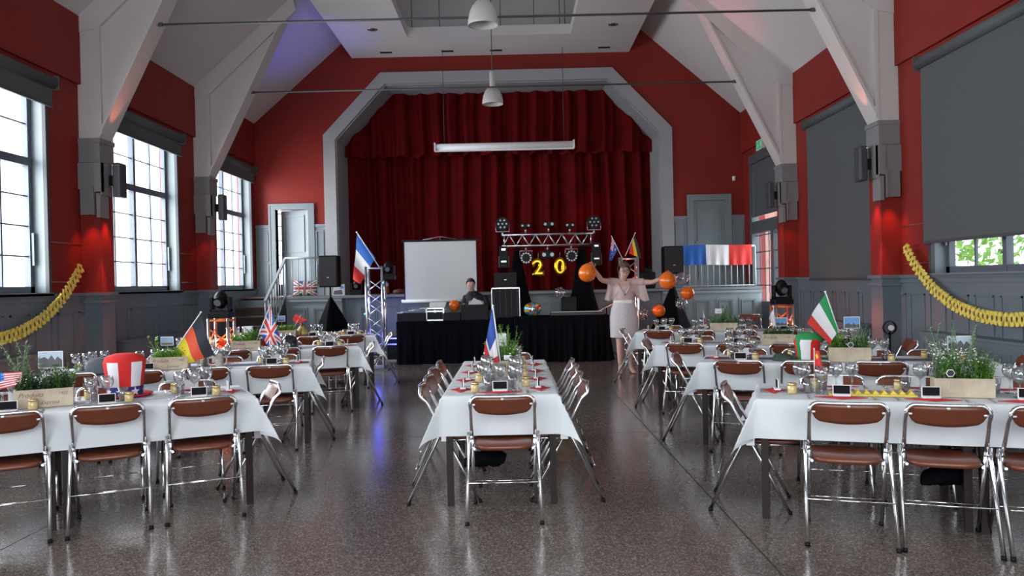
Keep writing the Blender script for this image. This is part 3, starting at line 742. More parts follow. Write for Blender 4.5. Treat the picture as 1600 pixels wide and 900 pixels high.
# ------------------------------------------------------------------ tables
R = math.radians
ORD = ['first', 'second', 'third', 'fourth']
ROWS = []
def row(name, P, a, side, W=.76, L=2.42):
    P = Vector((P[0], P[1]))
    if side == 'L': u = Vector((-math.cos(a), -math.sin(a))); n = Vector((-math.sin(a), math.cos(a)))
    elif side == 'R': u = Vector((math.cos(a), -math.sin(a))); n = Vector((math.sin(a), math.cos(a)))
    else: u = Vector((0, 1)); n = Vector((1, 0))
    r = dict(name=name, P=P, u=u, n=n, W=W, L=L, side=side); ROWS.append(r); return r
def loc(r, s, t): q = r['P'] + r['u'] * s + r['n'] * t; return q
def w3(r, s, t, z): q = loc(r, s, t); return Vector((q.x, q.y, z))
def to_local(r, p): d = Vector((p[0], p[1])) - r['P']; return d.dot(r['u']), d.dot(r['n'])
TZ = .745
L1 = row('front left table', (-1.83, 5.57), R(27), 'L')
L2 = row('second left table', (-1.98, 7.66), R(13), 'L')
L3 = row('third left table', (-1.93, 9.88), R(14), 'L')
L4 = row('rear left table', (-2.12, 12.05), R(12), 'L')
MD = row('centre table', (-.50, 5.36), 0, 'M', W=.78)
R1 = row('front right table', (1.49, 4.95), R(18), 'R')
R2 = row('second right table', (1.66, 7.22), R(19), 'R')
R3 = row('third right table', (1.62, 9.22), R(20), 'R')
R4 = row('rear right table', (1.76, 11.6), R(18), 'R')

def build_tables(r):
    for h, nm in ((0, 'half by the aisle' if r['side'] != 'M' else 'half nearest the camera'), (1, 'half towards the wall' if r['side'] != 'M' else 'half nearest the stage')):
        s0 = .01 + h * 1.205; s1 = s0 + 1.19; c = loc(r, (s0 + s1) / 2, r['W'] / 2)
        t = thing('folding_table', 'dark-legged folding table under the white cloth, %s of the %s' % (nm, r['name']), 'table', (c.x, c.y, 0), 0, 'folding tables')
        def lp(s, tt, z): q = loc(r, s, tt) - c; return Vector((q.x, q.y, z))
        ang = math.atan2(r['u'].y, r['u'].x)
        rot = Matrix.Rotation(ang, 3, 'Z')
        bm = nb(); box(bm, (0, 0, TZ - .018), (1.185, r['W'] - .02, .026), rot=rot); obj('tabletop', bm, TTOP, t)
        bm = nb()
        for tt in (.06, r['W'] - .06):
            m_ = (lp(s0 + .05, tt, .70) + lp(s1 - .05, tt, .70)) / 2; box(bm, m_, (1.08, .03, .05), rot=rot)
        for ss in (s0 + .06, s1 - .06):
            m_ = (lp(ss, .06, .70) + lp(ss, r['W'] - .06, .70)) / 2; box(bm, m_, (.03, r['W'] - .13, .05), rot=rot)
        obj('apron_frame', bm, TLEG, t)
        for ss in (s0 + .035, s1 - .035):
            for tt in (.04, r['W'] - .04):
                q = lp(ss, tt, .36); bm = nb(); box(bm, q, (.044, .044, .72), rot=rot); obj('leg', bm, TLEG, t)
    # cloth
    W, Ln = r['W'], r['L']; e1, e2, d = .27, .27, .245
    bm = nb(); ns, nt_ = 70, 34; G = []
    def axis(n, lo, hi, inner0, inner1):
        return [lo + (hi - lo) * i / n for i in range(n + 1)]
    S = sorted(set([round(v, 4) for v in axis(ns, -e1, Ln + e2, 0, Ln)] + [0, .012, -.012, Ln, Ln + .012, Ln - .012]))
    T = sorted(set([round(v, 4) for v in axis(nt_, -d, W + d, 0, W)] + [0, .012, -.012, W, W - .012, W + .012]))
    ph = random.random() * 6
    for s in S:
        rowv = []
        for t in T:
            ds = s if s < 0 else (s - Ln if s > Ln else 0); dt = t if t < 0 else (t - W if t > W else 0)
            a, b = abs(ds), abs(dt); M_ = (a ** 4 + b ** 4) ** .25; m = a * b / M_ if M_ > 0 else 0
            out = lambda o, m_: (0.010 * min(1, o / .02) + .04 * o + .60 * m_)
            cs = min(max(s, 0), Ln); ct = min(max(t, 0), W)
            if a: cs += math.copysign(out(a, m if b else 0) , ds)
            if b: ct += math.copysign(out(b, m if a else 0), dt)
            z = TZ - (M_ * .985 + .10 * m) + .006
            if M_ > 0:
                wv = .010 * math.sin((s + t) * 7 + ph) * min(1, M_ / .2) * max(0, 1 - m / .03)
                if b: ct += math.copysign(max(-.004, wv), dt)
                if a: cs += math.copysign(max(-.004, wv), ds)
            q = loc(r, cs, ct); rowv.append(bm.verts.new((q.x, q.y, z)))
        G.append(rowv)
    for i in range(len(S) - 1):
        for j in range(len(T) - 1):
            f = bm.faces.new((G[i][j], G[i + 1][j], G[i + 1][j + 1], G[i][j + 1])); f.smooth = True
    o = obj('tablecloth', bm, CLOTH); tag(o, 'white paper tablecloth draped over the %s' % r['name'], 'tablecloth', 'white paper tablecloths')
    bm = nb(); c = loc(r, Ln / 2, W / 2); ang = math.atan2(r['u'].y, r['u'].x)
    box(bm, (0, 0, 0), (Ln - .04, .20, .002)); tag(obj('table_runner', bm, RUNB if r in (L2, R2) else RUN, loc=(c.x, c.y, TZ + .0085), rotz=ang), '%s runner along the middle of the %s' % ('navy' if r in (L2, R2) else 'grey', r['name']), 'table runner', 'table runners')
for r in ROWS: build_tables(r)
TOP = TZ + .0075

# small table ware prototypes, first use moves the prototype itself
class Proto:
    def __init__(s, root): s.root = root; s.used = False
    def put(s, l, rz, label, group):
        if not s.used:
            s.used = True; s.root.location = l; s.root.rotation_euler = (0, 0, rz); s.root['label'] = label; s.root['group'] = group; return s.root
        return dup(s.root, l, rz, label, group)
def p_glass():
    bm = nb()
    lathe(bm, [(.001, 0), (.034, .0), (.034, .003), (.008, .007), (.0045, .02), (.0045, .075), (.010, .083), (.030, .10), (.043, .128), (.044, .145), (.036, .178), (.034, .178), (.042, .145), (.041, .128), (.028, .102), (.004, .086)], 18, cap=False)
    return Proto(tag(obj('wine_glass', bm, GLASS), 'x', 'wine glass'))
def p_tumbler():
    bm = nb(); lathe(bm, [(.001, 0), (.026, 0), (.033, .09), (.031, .09), (.024, .008), (.001, .008)], 14, cap=False)
    return Proto(tag(obj('tumbler', bm, GLASS), 'x', 'glass'))
def p_jar():
    t = thing('preserve_jar', 'x', 'jar'); bm = nb(); lathe(bm, [(.026, 0), (.029, .006), (.029, .046), (.024, .052)], 16); obj('jar', bm, HONEY, t)
    bm = nb(); lathe(bm, [(.027, .052), (.028, .053), (.028, .064), (.026, .067)], 16); obj('lid', bm, LIDG, t); return Proto(t)
def p_card():
    t = thing('name_card', 'x', 'name card'); bm = nb(); box(bm, (0, 0, .006), (.10, .04, .012), bev=.003); box(bm, (0, .004, .036), (.106, .008, .066), bev=.003); obj('holder', bm, CARDW, t)
    bm = nb(); box(bm, (0, -.002, .040), (.094, .006, .050), bev=.002); obj('chalk_panel', bm, CHALK, t); return Proto(t)
def p_nap():
    bm = nb(); prism(bm, [(-.155, 0), (-.04, -.045), (0, -.075), (.04, -.045), (.155, 0), (.04, .045), (0, .075), (-.04, .045)], 0, .004, 'z')
    prism(bm, [(-.08, 0), (0, -.03), (.08, 0), (0, .03)], .004, .008, 'z')
    return Proto(tag(obj('napkin', bm, NAP), 'x', 'napkin'))
def p_fork():
    t = thing('fork', 'x', 'fork'); bm = nb(); prism(bm, [(-.005, -.09), (.005, -.09), (.003, .02), (.010, .04), (-.010, .04), (-.003, .02)], 0, .003, 'z'); obj('handle', bm, STEEL, t)
    bm = nb()
    for x in (-.0085, -.003, .003, .0085): b2(bm, x - .0014, x + .0014, .04, .085, 0, .003)
    obj('tine', bm, STEEL, t); return Proto(t)
def p_knife():
    t = thing('knife', 'x', 'knife'); bm = nb(); prism(bm, [(-.007, -.10), (.007, -.10), (.005, 0), (-.005, 0)], 0, .004, 'z'); obj('handle', bm, STEEL, t)
    bm = nb(); prism(bm, [(-.005, 0), (.008, 0), (.009, .06), (.0, .10), (-.005, .09)], 0, .002, 'z'); obj('blade', bm, STEEL, t); return Proto(t)
GL, TU, JA, CA, NA, FO, KN = p_glass(), p_tumbler(), p_jar(), p_card(), p_nap(), p_fork(), p_knife()

def rotz_for(d): return math.atan2(-d.x, d.y)
OBST = []     # (x, y, radius) of things standing on the tables, filled before the settings
def clear_of(q, rad): return all((q.x - a) ** 2 + (q.y - b) ** 2 > (c + rad) ** 2 for a, b, c in OBST)
def lab16(s):
    w_ = s.split(); assert len(w_) <= 16, s; return s

def setting(r, s, t, d, desc, rich=True):
    """one place: (s,t) the table edge point, d the direction into the table"""
    side = Vector((d.y, -d.x)); base = loc(r, s, t); rz = rotz_for(d)
    def at_(x, y): return base + side * x + d * y
    def put(P, x, y, z, nm, grp, rr=.0, rad=.03, must=False, dz=0):
        q = at_(x + random.uniform(-.006, .006), y + random.uniform(-.006, .006))
        if rad and not clear_of(q, rad): return None
        o = P.put((q.x, q.y, TOP + z), rz + rr, lab16(nm + ', ' + desc), grp)
        if rad: OBST.append((q.x, q.y, rad))
        return o
    g = ' on the ' + r['name']
    put(NA, 0, .11, 0.0005, 'red napkin', 'red folded napkins' + g, random.uniform(-.05, .05), 0)
    put(CA, 0, .125, .0085, 'black card in white stand', 'name cards' + g, random.uniform(-.12, .12), .05)
    put(FO, -.185, .12, .0005, 'steel fork', 'forks' + g, 0, 0)
    put(KN, .185, .12, .0005, 'steel knife', 'knives' + g, 0, 0)
    put(JA, .125, .215, .001, 'small yellow jar', 'preserve jars' + g, 0, .03)
    put(GL, -.10, .265, .002, 'left wine glass', 'wine glasses' + g, 0, .044)
    put(GL, .0, .29, .002, 'middle wine glass', 'wine glasses' + g, 0, .044)
    put(TU, .09, .31, .002, 'small tumbler', 'tumblers' + g, 0, .034)
SIDES = {}
def seats(r):
    W, Ln, u, n = r['W'], r['L'], r['u'], r['n']
    tuck = {'front left table': .185, 'front right table': .36, 'second right table': .22, 'centre table': .19}.get(r['name'], .19)
    sp = .55
    out = []
    names = ('near side', 'far side') if r['side'] != 'M' else ('left side', 'right side')
    frm = 'from the aisle' if r['side'] != 'M' else 'from the camera'
    for k in range(4):
        s = .36 + k * .56
        if r is R1: s = .50 + k * .50
        if r is MD: s = .30 + k * .55
        for j in (0, 1):
            dj = n if j == 0 else -n; tt = -tuck if j == 0 else W + tuck + (.03 if r['side'] != 'M' else .03)
            if j == 1 and r['side'] != 'M': tt = W + .19
            q = loc(r, s, tt + random.uniform(-.02, .02)); desc = '%s place %s, %s, %s' % (ORD[k], frm, names[j], r['name'])
            place_chair(q.x, q.y, rotz_for(dj) + random.uniform(-.06, .06), lab16('brown folding chair, ' + desc), 'folding chairs at the ' + r['name'])
            out.append((s, 0 if j == 0 else W, dj, desc))
    e = 'aisle end' if r['side'] != 'M' else 'camera end'
    et = {'front left table': .20, 'front right table': .21, 'second left table': .12, 'third left table': .18, 'third right table': .18}.get(r['name'], .26) if r['side'] != 'M' else .33
    q = loc(r, -et, W / 2 + (.02 if r['side'] == 'M' else -.02)); place_chair(q.x, q.y, rotz_for(u), 'brown folding chair at the %s of the %s' % (e, r['name']), 'folding chairs at the ' + r['name'])
    out.append((0, W / 2, u, '%s of the %s' % (e, r['name'])))
    if r in (R2, R3, MD):
        e = 'wall end' if r is not MD else 'stage end'
        q = loc(r, Ln + .3, W / 2 + .06); place_chair(q.x, q.y, rotz_for(-u) + .2, 'brown folding chair at the %s of the %s' % (e, r['name']), 'folding chairs at the ' + r['name'])
        out.append((Ln, W / 2, -u, '%s of the %s' % (e, r['name'])))
    r['seats'] = out
for r in ROWS: seats(r)
p = atz(1174, 519, .45); place_chair(p.x, p.y + .1, PI - .1, 'lone brown folding chair facing the camera behind the rear right table')

# ------------------------------------------------------------------ plants, crates, postcards, flags
def sprig(bm, base, h, lean, leaf, n, mi, needle=False):
    p0 = Vector(base); tip = p0 + Vector((lean[0], lean[1], h)); pts = [p0, p0.lerp(tip, .5) + Vector((lean[0] * -.15, 0, h * .04)), tip]
    tube(bm, pts, [.0028, .002, .001], 4, mi)
    for i in range(n):
        t = (i + 1) / n; q = p0.lerp(tip, t); a = i * 2.4 + random.random(); L_ = leaf * (1 - .4 * t) * random.uniform(.7, 1.2)
        d = Vector((math.cos(a), math.sin(a), random.uniform(.1, .9))).normalized(); sd = d.cross(Vector((0, 0, 1))).normalized() * L_ * (.16 if needle else .34)
        mid = q + d * L_ * .5 + Vector((0, 0, L_ * .08))
        f = bm.faces.new([bm.verts.new(v) for v in (q, mid - sd, q + d * L_, mid + sd)]); f.material_index = mi; f.smooth = True
def foliage(kind, w_=.30, d_=.12):
    bm = nb()
    def rnd(): return (random.uniform(-w_ / 2, w_ / 2), random.uniform(-d_ / 2, d_ / 2), .0)
    if kind == 'rosemary':      # tall rosemary to one side, low dark sprigs, white blossom
        for i in range(9): sprig(bm, (random.uniform(-.15, .02), random.uniform(-.03, .03), 0), random.uniform(.20, .36), (random.uniform(-.16, .05), random.uniform(-.04, .04)), .05, 40, 2, True)
        for i in range(90): sprig(bm, rnd(), random.uniform(.05, .13), (random.uniform(-.05, .05), random.uniform(-.05, .04)), .04, 10, 1)
        for i in range(12): sprig(bm, (random.uniform(.03, .15), random.uniform(-.05, .05), 0), random.uniform(.10, .17), (random.uniform(-.03, .08), random.uniform(-.04, .04)), .055, 8, 0)
        for i in range(50):
            p = Vector((random.uniform(-.02, .14), random.uniform(-.07, .05), random.uniform(.08, .15))); bmesh.ops.create_icosphere(bm, subdivisions=1, radius=.004, matrix=Matrix.Translation(p)); 
        bm.faces.ensure_lookup_table()
        for f in bm.faces[-50 * 20:]: f.material_index = 4
    elif kind == 'basil':
        for i in range(90): sprig(bm, rnd(), random.uniform(.04, .10), (random.uniform(-.03, .03), random.uniform(-.03, .03)), .04, 8, 3)
        for i in range(3): sprig(bm, (random.uniform(-.15, -.08), 0, 0), random.uniform(.15, .22), (random.uniform(-.08, -.02), 0), .09, 4, 3)
    elif kind == 'leafy':
        for i in range(50): sprig(bm, rnd(), random.uniform(.05, .11), (random.uniform(-.04, .04), random.uniform(-.03, .03)), .05, 7, 3)
        for i in range(25): sprig(bm, (random.uniform(.0, .14), random.uniform(-.04, .04), 0), random.uniform(.10, .18), (random.uniform(-.04, .04), random.uniform(-.03, .03)), .05, 8, 0)
    elif kind == 'airy':
        for i in range(70): sprig(bm, (random.uniform(-.1, .1), random.uniform(-.1, .1), 0), random.uniform(.08, .30), (random.uniform(-.09, .09), random.uniform(-.06, .06)), .032, 16, 0 if i % 3 else 3)
    elif kind == 'mixed':
        for i in range(10): sprig(bm, (random.uniform(-.15, .05), random.uniform(-.03, .03), 0), random.uniform(.24, .38), (random.uniform(-.10, .06), random.uniform(-.03, .03)), .045, 44, 2, True)
        for i in range(110): sprig(bm, rnd(), random.uniform(.06, .19), (random.uniform(-.05, .05), random.uniform(-.05, .03)), .04, 14, 2 if i % 3 == 0 else 0, i % 2 == 0)
        for i in range(30): sprig(bm, (random.uniform(.06, .17), random.uniform(-.05, .05), 0), random.uniform(.07, .13), (random.uniform(-.03, .05), random.uniform(-.04, .04)), .03, 18, 3, True)
        n0 = len(bm.faces)
        for i in range(60):
            p = Vector((random.uniform(-.16, .08), random.uniform(-.07, .05), random.uniform(.12, .20))); bmesh.ops.create_icosphere(bm, subdivisions=1, radius=.005, matrix=Matrix.Translation(p))
        for i in range(30):
            p = Vector((random.uniform(-.02, .06), random.uniform(-.06, .0), random.uniform(.05, .09))); bmesh.ops.create_icosphere(bm, subdivisions=1, radius=.006, matrix=Matrix.Translation(p))
        bm.faces.ensure_lookup_table()
        for i, f in enumerate(bm.faces[n0:]): f.material_index = 4 if i < 1200 else 5
    elif kind == 'low':
        for i in range(110): sprig(bm, rnd(), random.uniform(.05, .09), (random.uniform(-.02, .02), random.uniform(-.02, .02)), .025, 14, 1 if i % 3 else 0, True)
    elif kind == 'italian':
        for i in range(60): sprig(bm, rnd(), random.uniform(.05, .12), (random.uniform(-.04, .04), random.uniform(-.03, .03)), .035, 10, 0)
        for i in range(16): sprig(bm, (random.uniform(-.17, -.06), random.uniform(-.04, .04), 0), random.uniform(.06, .16), (random.uniform(-.03, .03), random.uniform(-.03, .03)), .06, 6, 3)
        for i in range(18): sprig(bm, (random.uniform(.0, .16), random.uniform(-.04, .04), 0), random.uniform(.12, .24), (random.uniform(-.05, .08), random.uniform(-.03, .03)), .03, 24, 2, True)
    elif kind == 'fluffy':
        for i in range(90): sprig(bm, (random.uniform(-.2, .2), random.uniform(-.06, .06), 0), random.uniform(.06, .14), (random.uniform(-.06, .06), random.uniform(-.03, .03)), .03, 18, 2 if i % 2 else 0, True)
        for i in range(16): sprig(bm, (random.uniform(-.02, .10), 0, 0), random.uniform(.18, .28), (random.uniform(-.06, .06), 0), .045, 22, 0, True)
    return bm
def crate(r, px, py, kind, label, t0=.20, text=None, size=(.34, .16, .12), end_on=False, extra=''):
    p = atz(px, py, TOP); s, t = to_local(r, p); 
    if r is MD: s, t = s, r['W'] / 2 + .0
    else: t = min(max(t + size[1] / 2, t0), r['W'] - .2)
    q = loc(r, s, t); d = r['n'] if not end_on else r['u']
    rz = rotz_for(d)
    tr = thing('herb_crate', label, 'planter', (q.x, q.y, TOP + .002), rz, 'wooden herb crates')
    L_, D_, H_ = size
    bm = nb(); th = .009
    b2(bm, -L_ / 2, L_ / 2, -D_ / 2, -D_ / 2 + th, 0, H_, bev=.002); b2(bm, -L_ / 2, L_ / 2, D_ / 2 - th, D_ / 2, 0, H_, bev=.002)
    b2(bm, -L_ / 2, -L_ / 2 + th, -D_ / 2 + th, D_ / 2 - th, 0, H_); b2(bm, L_ / 2 - th, L_ / 2, -D_ / 2 + th, D_ / 2 - th, 0, H_); b2(bm, -L_ / 2 + th, L_ / 2 - th, -D_ / 2 + th, D_ / 2 - th, 0, .01)
    b2(bm, -.03, .03, -D_ / 2 - .0008, -D_ / 2, H_ * .62, H_ * .74, 1) if end_on else None
    bx_ = obj('crate', bm, [WOOD, BLACK], tr)
    bm = nb(); b2(bm, -L_ / 2 + .01, L_ / 2 - .01, -D_ / 2 + .01, D_ / 2 - .01, .02, H_ - .015); obj('soil', bm, SOIL, tr)
    if text:
        lettering(text[0], .042, INK, bx_, (-L_ * .22, -D_ / 2 - .001, H_ * .70), shear=.35); lettering(text[1], .034, INK, bx_, (L_ * .10, -D_ / 2 - .001, H_ * .26), shear=.35)
        lettering(text[2], .026, INK, bx_, (L_ * .32, -D_ / 2 - .001, H_ * .72), shear=.2)
    fo = obj('foliage', foliage(kind, L_ - .04, D_ - .04), LEAF + [FLOWW, LAV], tr, loc=(0, 0, H_ - .02), norm=False)
    OBST.append((q.x, q.y, .10)); 
    for k in (-1, 1):
        a = q + Vector((d.y, -d.x)) * k * .12; OBST.append((a.x, a.y, .085))
    return tr, q, rz
def stand_in(r_q, name, label, cat, w_, h_, z, px=0, py=0, tilt=0, parts=None, rz=0):
    t = thing(name, label, cat, (r_q.x, r_q.y, z), rz)
    return t
def postcard(px, py, Y, w_, h_, label, scene='city', rz=0.0, foot=None):
    """card centred on the photograph point at depth Y, on a thin stick"""
    p = at(px, py, Y); t = thing('postcard', label, 'postcard', (p.x, p.y, p.z - h_ / 2), rz)
    bm = nb(); b2(bm, -w_ / 2, w_ / 2, 0, .002, 0, h_); cd = obj('card', bm, CARDW, t)
    bm = nb(); m = .006; pr = lambda pts, mi: prism(bm, pts, -.0012, -.0002, 'y', mi)
    W_, H_ = w_ / 2 - m, h_ - m
    pr([(-W_, m), (W_, m), (W_, H_), (-W_, H_)], 0)
    bm2 = nb(); pr2 = lambda pts, mi: prism(bm2, pts, -.002, -.0013, 'y', mi)
    if scene == 'gate':
        pr2([(-W_, m), (W_, m), (W_, m + .02), (-W_, m + .02)], 1)
        for k in range(6): x = -W_ * .6 + k * W_ * .24; pr2([(x - .005, m + .02), (x + .005, m + .02), (x + .005, H_ * .58), (x - .005, H_ * .58)], 2)
        pr2([(-W_ * .7, H_ * .58), (W_ * .7, H_ * .58), (W_ * .7, H_ * .7), (W_ * .3, H_ * .8), (-W_ * .3, H_ * .8), (-W_ * .7, H_ * .7)], 2)
    elif scene == 'city':
        pr2([(-W_, m), (W_, m), (W_, H_ * .5), (W_ * .6, H_ * .72), (W_ * .4, H_ * .5), (W_ * .1, H_ * .8), (-W_ * .2, H_ * .55), (-W_ * .5, H_ * .7), (-W_, H_ * .6)], 1)
    elif scene == 'bridge':
        pr2([(-W_, m), (W_, m), (W_, H_ * .4), (W_ * .5, H_ * .3), (W_ * .2, H_ * .5), (0, H_ * .3), (-W_ * .5, H_ * .5), (-W_, H_ * .35)], 1)
    elif scene == 'plain':
        pr2([(-W_ * .7, H_ * .3), (W_ * .7, H_ * .3), (W_ * .7, H_ * .34), (-W_ * .7, H_ * .34)], 1)
        pr2([(-W_ * .7, H_ * .5), (W_ * .5, H_ * .5), (W_ * .5, H_ * .54), (-W_ * .7, H_ * .54)], 1)
    obj('picture', bm, CARDW if scene == 'plain' else (CARDP if scene == 'city' else SKYB), cd); bm2.faces.ensure_lookup_table()
    if len(bm2.faces): obj('picture_detail', bm2, [SKYB, CARDD, CARDS], cd)
    else: bm2.free()
    if foot:
        bm = nb(); tube(bm, [(0, .006, h_ * .5), (0, .006, foot - (p.z - h_ / 2))], .002, 5); obj('stick', bm, WOOD, t)
    return t
def flag(name, label, pole0, pole1, corners, cf, mats, nx=40, ny=26, wave=.02, pr=.006, nw=2.0, poleM=None, cat='flag', wdir=None):
    """pole from foot to tip; corners: hoist foot side, hoist tip side, fly tip side, fly foot side; cf(u,v): u along the fly, v up the hoist"""
    base = Vector(pole0); t = thing(name, label, cat, base)
    bm = nb(); tube(bm, [(0, 0, 0), Vector(pole1) - base], pr, 6); ball(bm, Vector(pole1) - base, pr * 1.7, 8); obj('pole', bm, poleM or CARDW, t)
    c = [Vector(k) - base for k in corners]
    nrm = (c[1] - c[0]).cross(c[3] - c[0]).normalized() if wdir is None else Vector(wdir)
    bm = nb(); G = []
    for j in range(ny + 1):
        rr = []
        for i in range(nx + 1):
            u, v = i / nx, j / ny
            p = (c[0] * (1 - u) + c[3] * u) * (1 - v) + (c[1] * (1 - u) + c[2] * u) * v
            p = p + nrm * wave * math.sin(u * PI * nw + v * 1.5) * (u ** .6)
            rr.append(bm.verts.new(p))
        G.append(rr)
    for j in range(ny):
        for i in range(nx):
            f = bm.faces.new((G[j][i], G[j][i + 1], G[j + 1][i + 1], G[j + 1][i])); f.smooth = True; f.material_index = cf((i + .5) / nx, (j + .5) / ny)
    obj('cloth', bm, mats, t); return t
def tri_u(u, v): return 0 if u < 1 / 3 else (1 if u < 2 / 3 else 2)
def tri_v(u, v): return 0 if v > 2 / 3 else (1 if v > 1 / 3 else 2)
def union(u, v):
    x, y = u * 2 - 1, v * 2 - 1
    if abs(x) < .10 or abs(y) < .17: return 2
    if abs(x) < .18 or abs(y) < .30: return 1
    d = min(abs(y - x), abs(y + x))
    if d < .09: return 2
    if d < .26: return 1
    return 0
def aussie(u, v):
    if u < .5 and v > .5: return union(u * 2, v * 2 - 1)
    for (a, b, r_) in ((.25, .25, .09), (.75, .82, .055), (.88, .62, .05), (.75, .18, .055), (.62, .55, .05)):
        if abs(u - a) + abs(v - b) < r_: return 1
    return 0
def usa(u, v):
    if u < .42 and v > .46: return 1 if (int(u * 40) % 3 == 0 and int(v * 30) % 3 == 0) else 0
    return 2 if int((1 - v) * 13) % 2 == 0 else 1
ST_ = ('Produits', 'Express', '1932')
BW = lambda c, w_: c
c1, q1, z1 = crate(L1, 69, 637, 'rosemary', 'pale wooden crate of tall rosemary and white flowers on the front left table', text=ST_)
c2, q2, z2 = crate(L2, 256, 582, 'basil', 'pale wooden crate of bright low basil on the second left table', text=ST_, t0=.26)
c3, q3, z3 = crate(L3, 383, 549, 'leafy', 'wooden crate of leafy herbs on the third left table', text=ST_)
c4, q4, z4 = crate(L4, 443, 530, 'basil', 'wooden crate of low green herbs on the rear left table')
c5, q5, z5 = crate(MD, 793, 586, 'airy', 'wooden crate with a dark hand slot and airy green herb on centre table', end_on=True, size=(.24, .30, .13))
c6, q6, z6 = crate(R1, 1508, 622, 'mixed', 'plain wooden crate of mixed herbs and lavender on the front right table', size=(.325, .15, .115))
c7, q7, z7 = crate(R2, 1328, 566, 'italian', 'plain wooden crate of trailing herbs on the second right table', size=(.34, .17, .125), t0=.14)
c8, q8, z8 = crate(R3, 1214, 541, 'low', 'pale wooden crate of dense low thyme on the third right table', text=ST_, t0=.16)
c9, q9, z9 = crate(R4, 1130, 519, 'fluffy', 'wooden crate of feathery herbs on the rear right table', size=(.38, .17, .12))
postcard(79, 562, q1.y + .06, .16, .115, 'city skyline postcard standing in the rosemary crate', 'city', .1, TOP + .1)
postcard(261, 533, q2.y + .05, .13, .085, 'postcard of a columned gate standing in the basil crate', 'gate', -.1, TOP + .1)
postcard(388, 515, q3.y + .05, .115, .085, 'white printed card in the leafy crate on third left table', 'plain', 0, TOP + .1)
postcard(440, 498, q4.y + .02, .11, .09, 'pale landscape postcard in the rear left table crate', 'bridge', 0, TOP + .1)
postcard(784, 531, q5.y - .03, .075, .105, 'white printed card in the crate on the centre table', 'plain', 0, TOP + .1)
postcard(1499, 538, q6.y + .06, .145, .105, 'pale framed landscape postcard in the front right table crate', 'city', -.05, TOP + .1)
postcard(1331, 504, q7.y + .05, .14, .105, 'blue sky postcard in the second right table crate', 'bridge', -.05, TOP + .1)
postcard(1220, 503, q8.y + .04, .15, .095, 'mountain postcard in the thyme crate on the third right table', 'bridge', 0, TOP + .1)
postcard(1124, 486, q9.y + .02, .12, .07, 'tilted pale postcard in the rear right table crate', 'plain', -.2, TOP + .1)
postcard(793, 558.5, q5.y - .16, .06, .035, 'small dark tag at the foot of the centre table herbs', 'plain', 0, TOP + .09)
for (px, py, q, lab) in ((235, 561, q2, 'tiny photo tag at the corner of the basil crate'), (1485, 583, q6, 'small six-sided tag in the front right crate'), (1329, 539, q7, 'small black tag in the second right crate')):
    t = thing('herb_tag', lab, 'tag', at(px, py, q.y - .09))
    bm = nb(); prism(bm, [(.028 * math.cos(k * PI / 3), .025 * math.sin(k * PI / 3)) for k in range(6)], -.002, .002, 'y'); obj('plate', bm, CARDW, t)
    bm = nb(); prism(bm, [(.023 * math.cos(k * PI / 3), .020 * math.sin(k * PI / 3)) for k in range(6)], -.003, -.002, 'y'); obj('face', bm, DARK, t)
    bm = nb(); tube(bm, [(0, 0, -.03), (0, 0, -.09)], .002, 5); obj('stick', bm, WOOD, t)

# table flags
Y = q1.y - .10
flag('hand_flag', 'small striped United States flag at the left end of the front left table', at(-12, 640, Y), at(-12, 578, Y), [at(-12, 612, Y), at(-12, 583, Y), at(33, 581, Y), at(33, 600, Y)], usa, [fBm, fW, fR], 52, 26, .01, .004)
Y = q2.y - .02
flag('hand_flag', 'black, red and gold flag leaning on the second left table', at(276, 543, Y), at(314, 488, Y), [at(277, 541, Y), at(313, 490, Y), at(334, 555, Y), at(291, 569, Y)], lambda u, v: 0 if v > .62 else (1 if v > .3 else 2), [fK, fO, fY], 40, 30, .02)
Y = q3.y
flag('hand_flag', 'Union flag leaning on the third left table', at(400, 535, Y), at(422.5, 476, Y), [at(404, 519, Y), at(422, 478, Y), at(441, 537, Y), at(425, 551, Y)], union, [fB, fW, fR], 60, 40, .02, .006)
Y = q5.y - .16
flag('hand_flag', 'French flag hanging from a pole on the centre table', at(782, 568, Y), at(770, 478, Y), [at(779, 566, Y), at(769.5, 480, Y), at(756, 549, Y), at(765, 566, Y)], lambda u, v: 0 if (v > .45 and u < .72) else (1 if u < .80 and v > .12 else 2), [fB, fW, fR], 34, 34, .02)
Y = q7.y - .04
flag('hand_flag', 'green, white and red flag leaning on the second right table', at(1311, 520, Y), at(1289.5, 456, Y), [at(1310, 512, Y), at(1290, 458, Y), at(1260, 505, Y), at(1298, 539, Y)], lambda u, v: 0 if u < .33 else (1 if u < .72 else 2), [fG, fW, fR], 40, 26, .02)
s_, t_ = to_local(R1, atz(1276, 608, TOP)); Y = w3(R1, s_, .3, 0).y
flag('hand_flag', 'small red flag with yellow stars among glasses on front right table', at(1273, 612, Y), at(1272, 545, Y), [at(1272.5, 574, Y), at(1272, 547, Y), at(1282, 549, Y), at(1287, 584, Y)], lambda u, v: 1 if (abs(u - .35) + abs(v - .7) < .16) else 0, [fR, fY], 22, 26, .012, .003)
Y = q8.y + .02
flag('hand_flag', 'small white folded flag behind the thyme crate', at(1213, 516, Y), at(1208, 478, Y), [at(1212, 508, Y), at(1209, 481, Y), at(1201, 497, Y), at(1208, 510, Y)], lambda u, v: 0, [fW], 10, 10, .01, .003)
Y = q9.y
flag('hand_flag', 'tiny white, blue and red flag beside the rear right crate', at(1099.5, 519, Y), at(1099, 486, Y), [at(1099.5, 506, Y), at(1099, 489, Y), at(1101, 493, Y), at(1102, 508, Y)], tri_v, [fW, fB, fR], 12, 18, .006, .003)
Y = q4.y
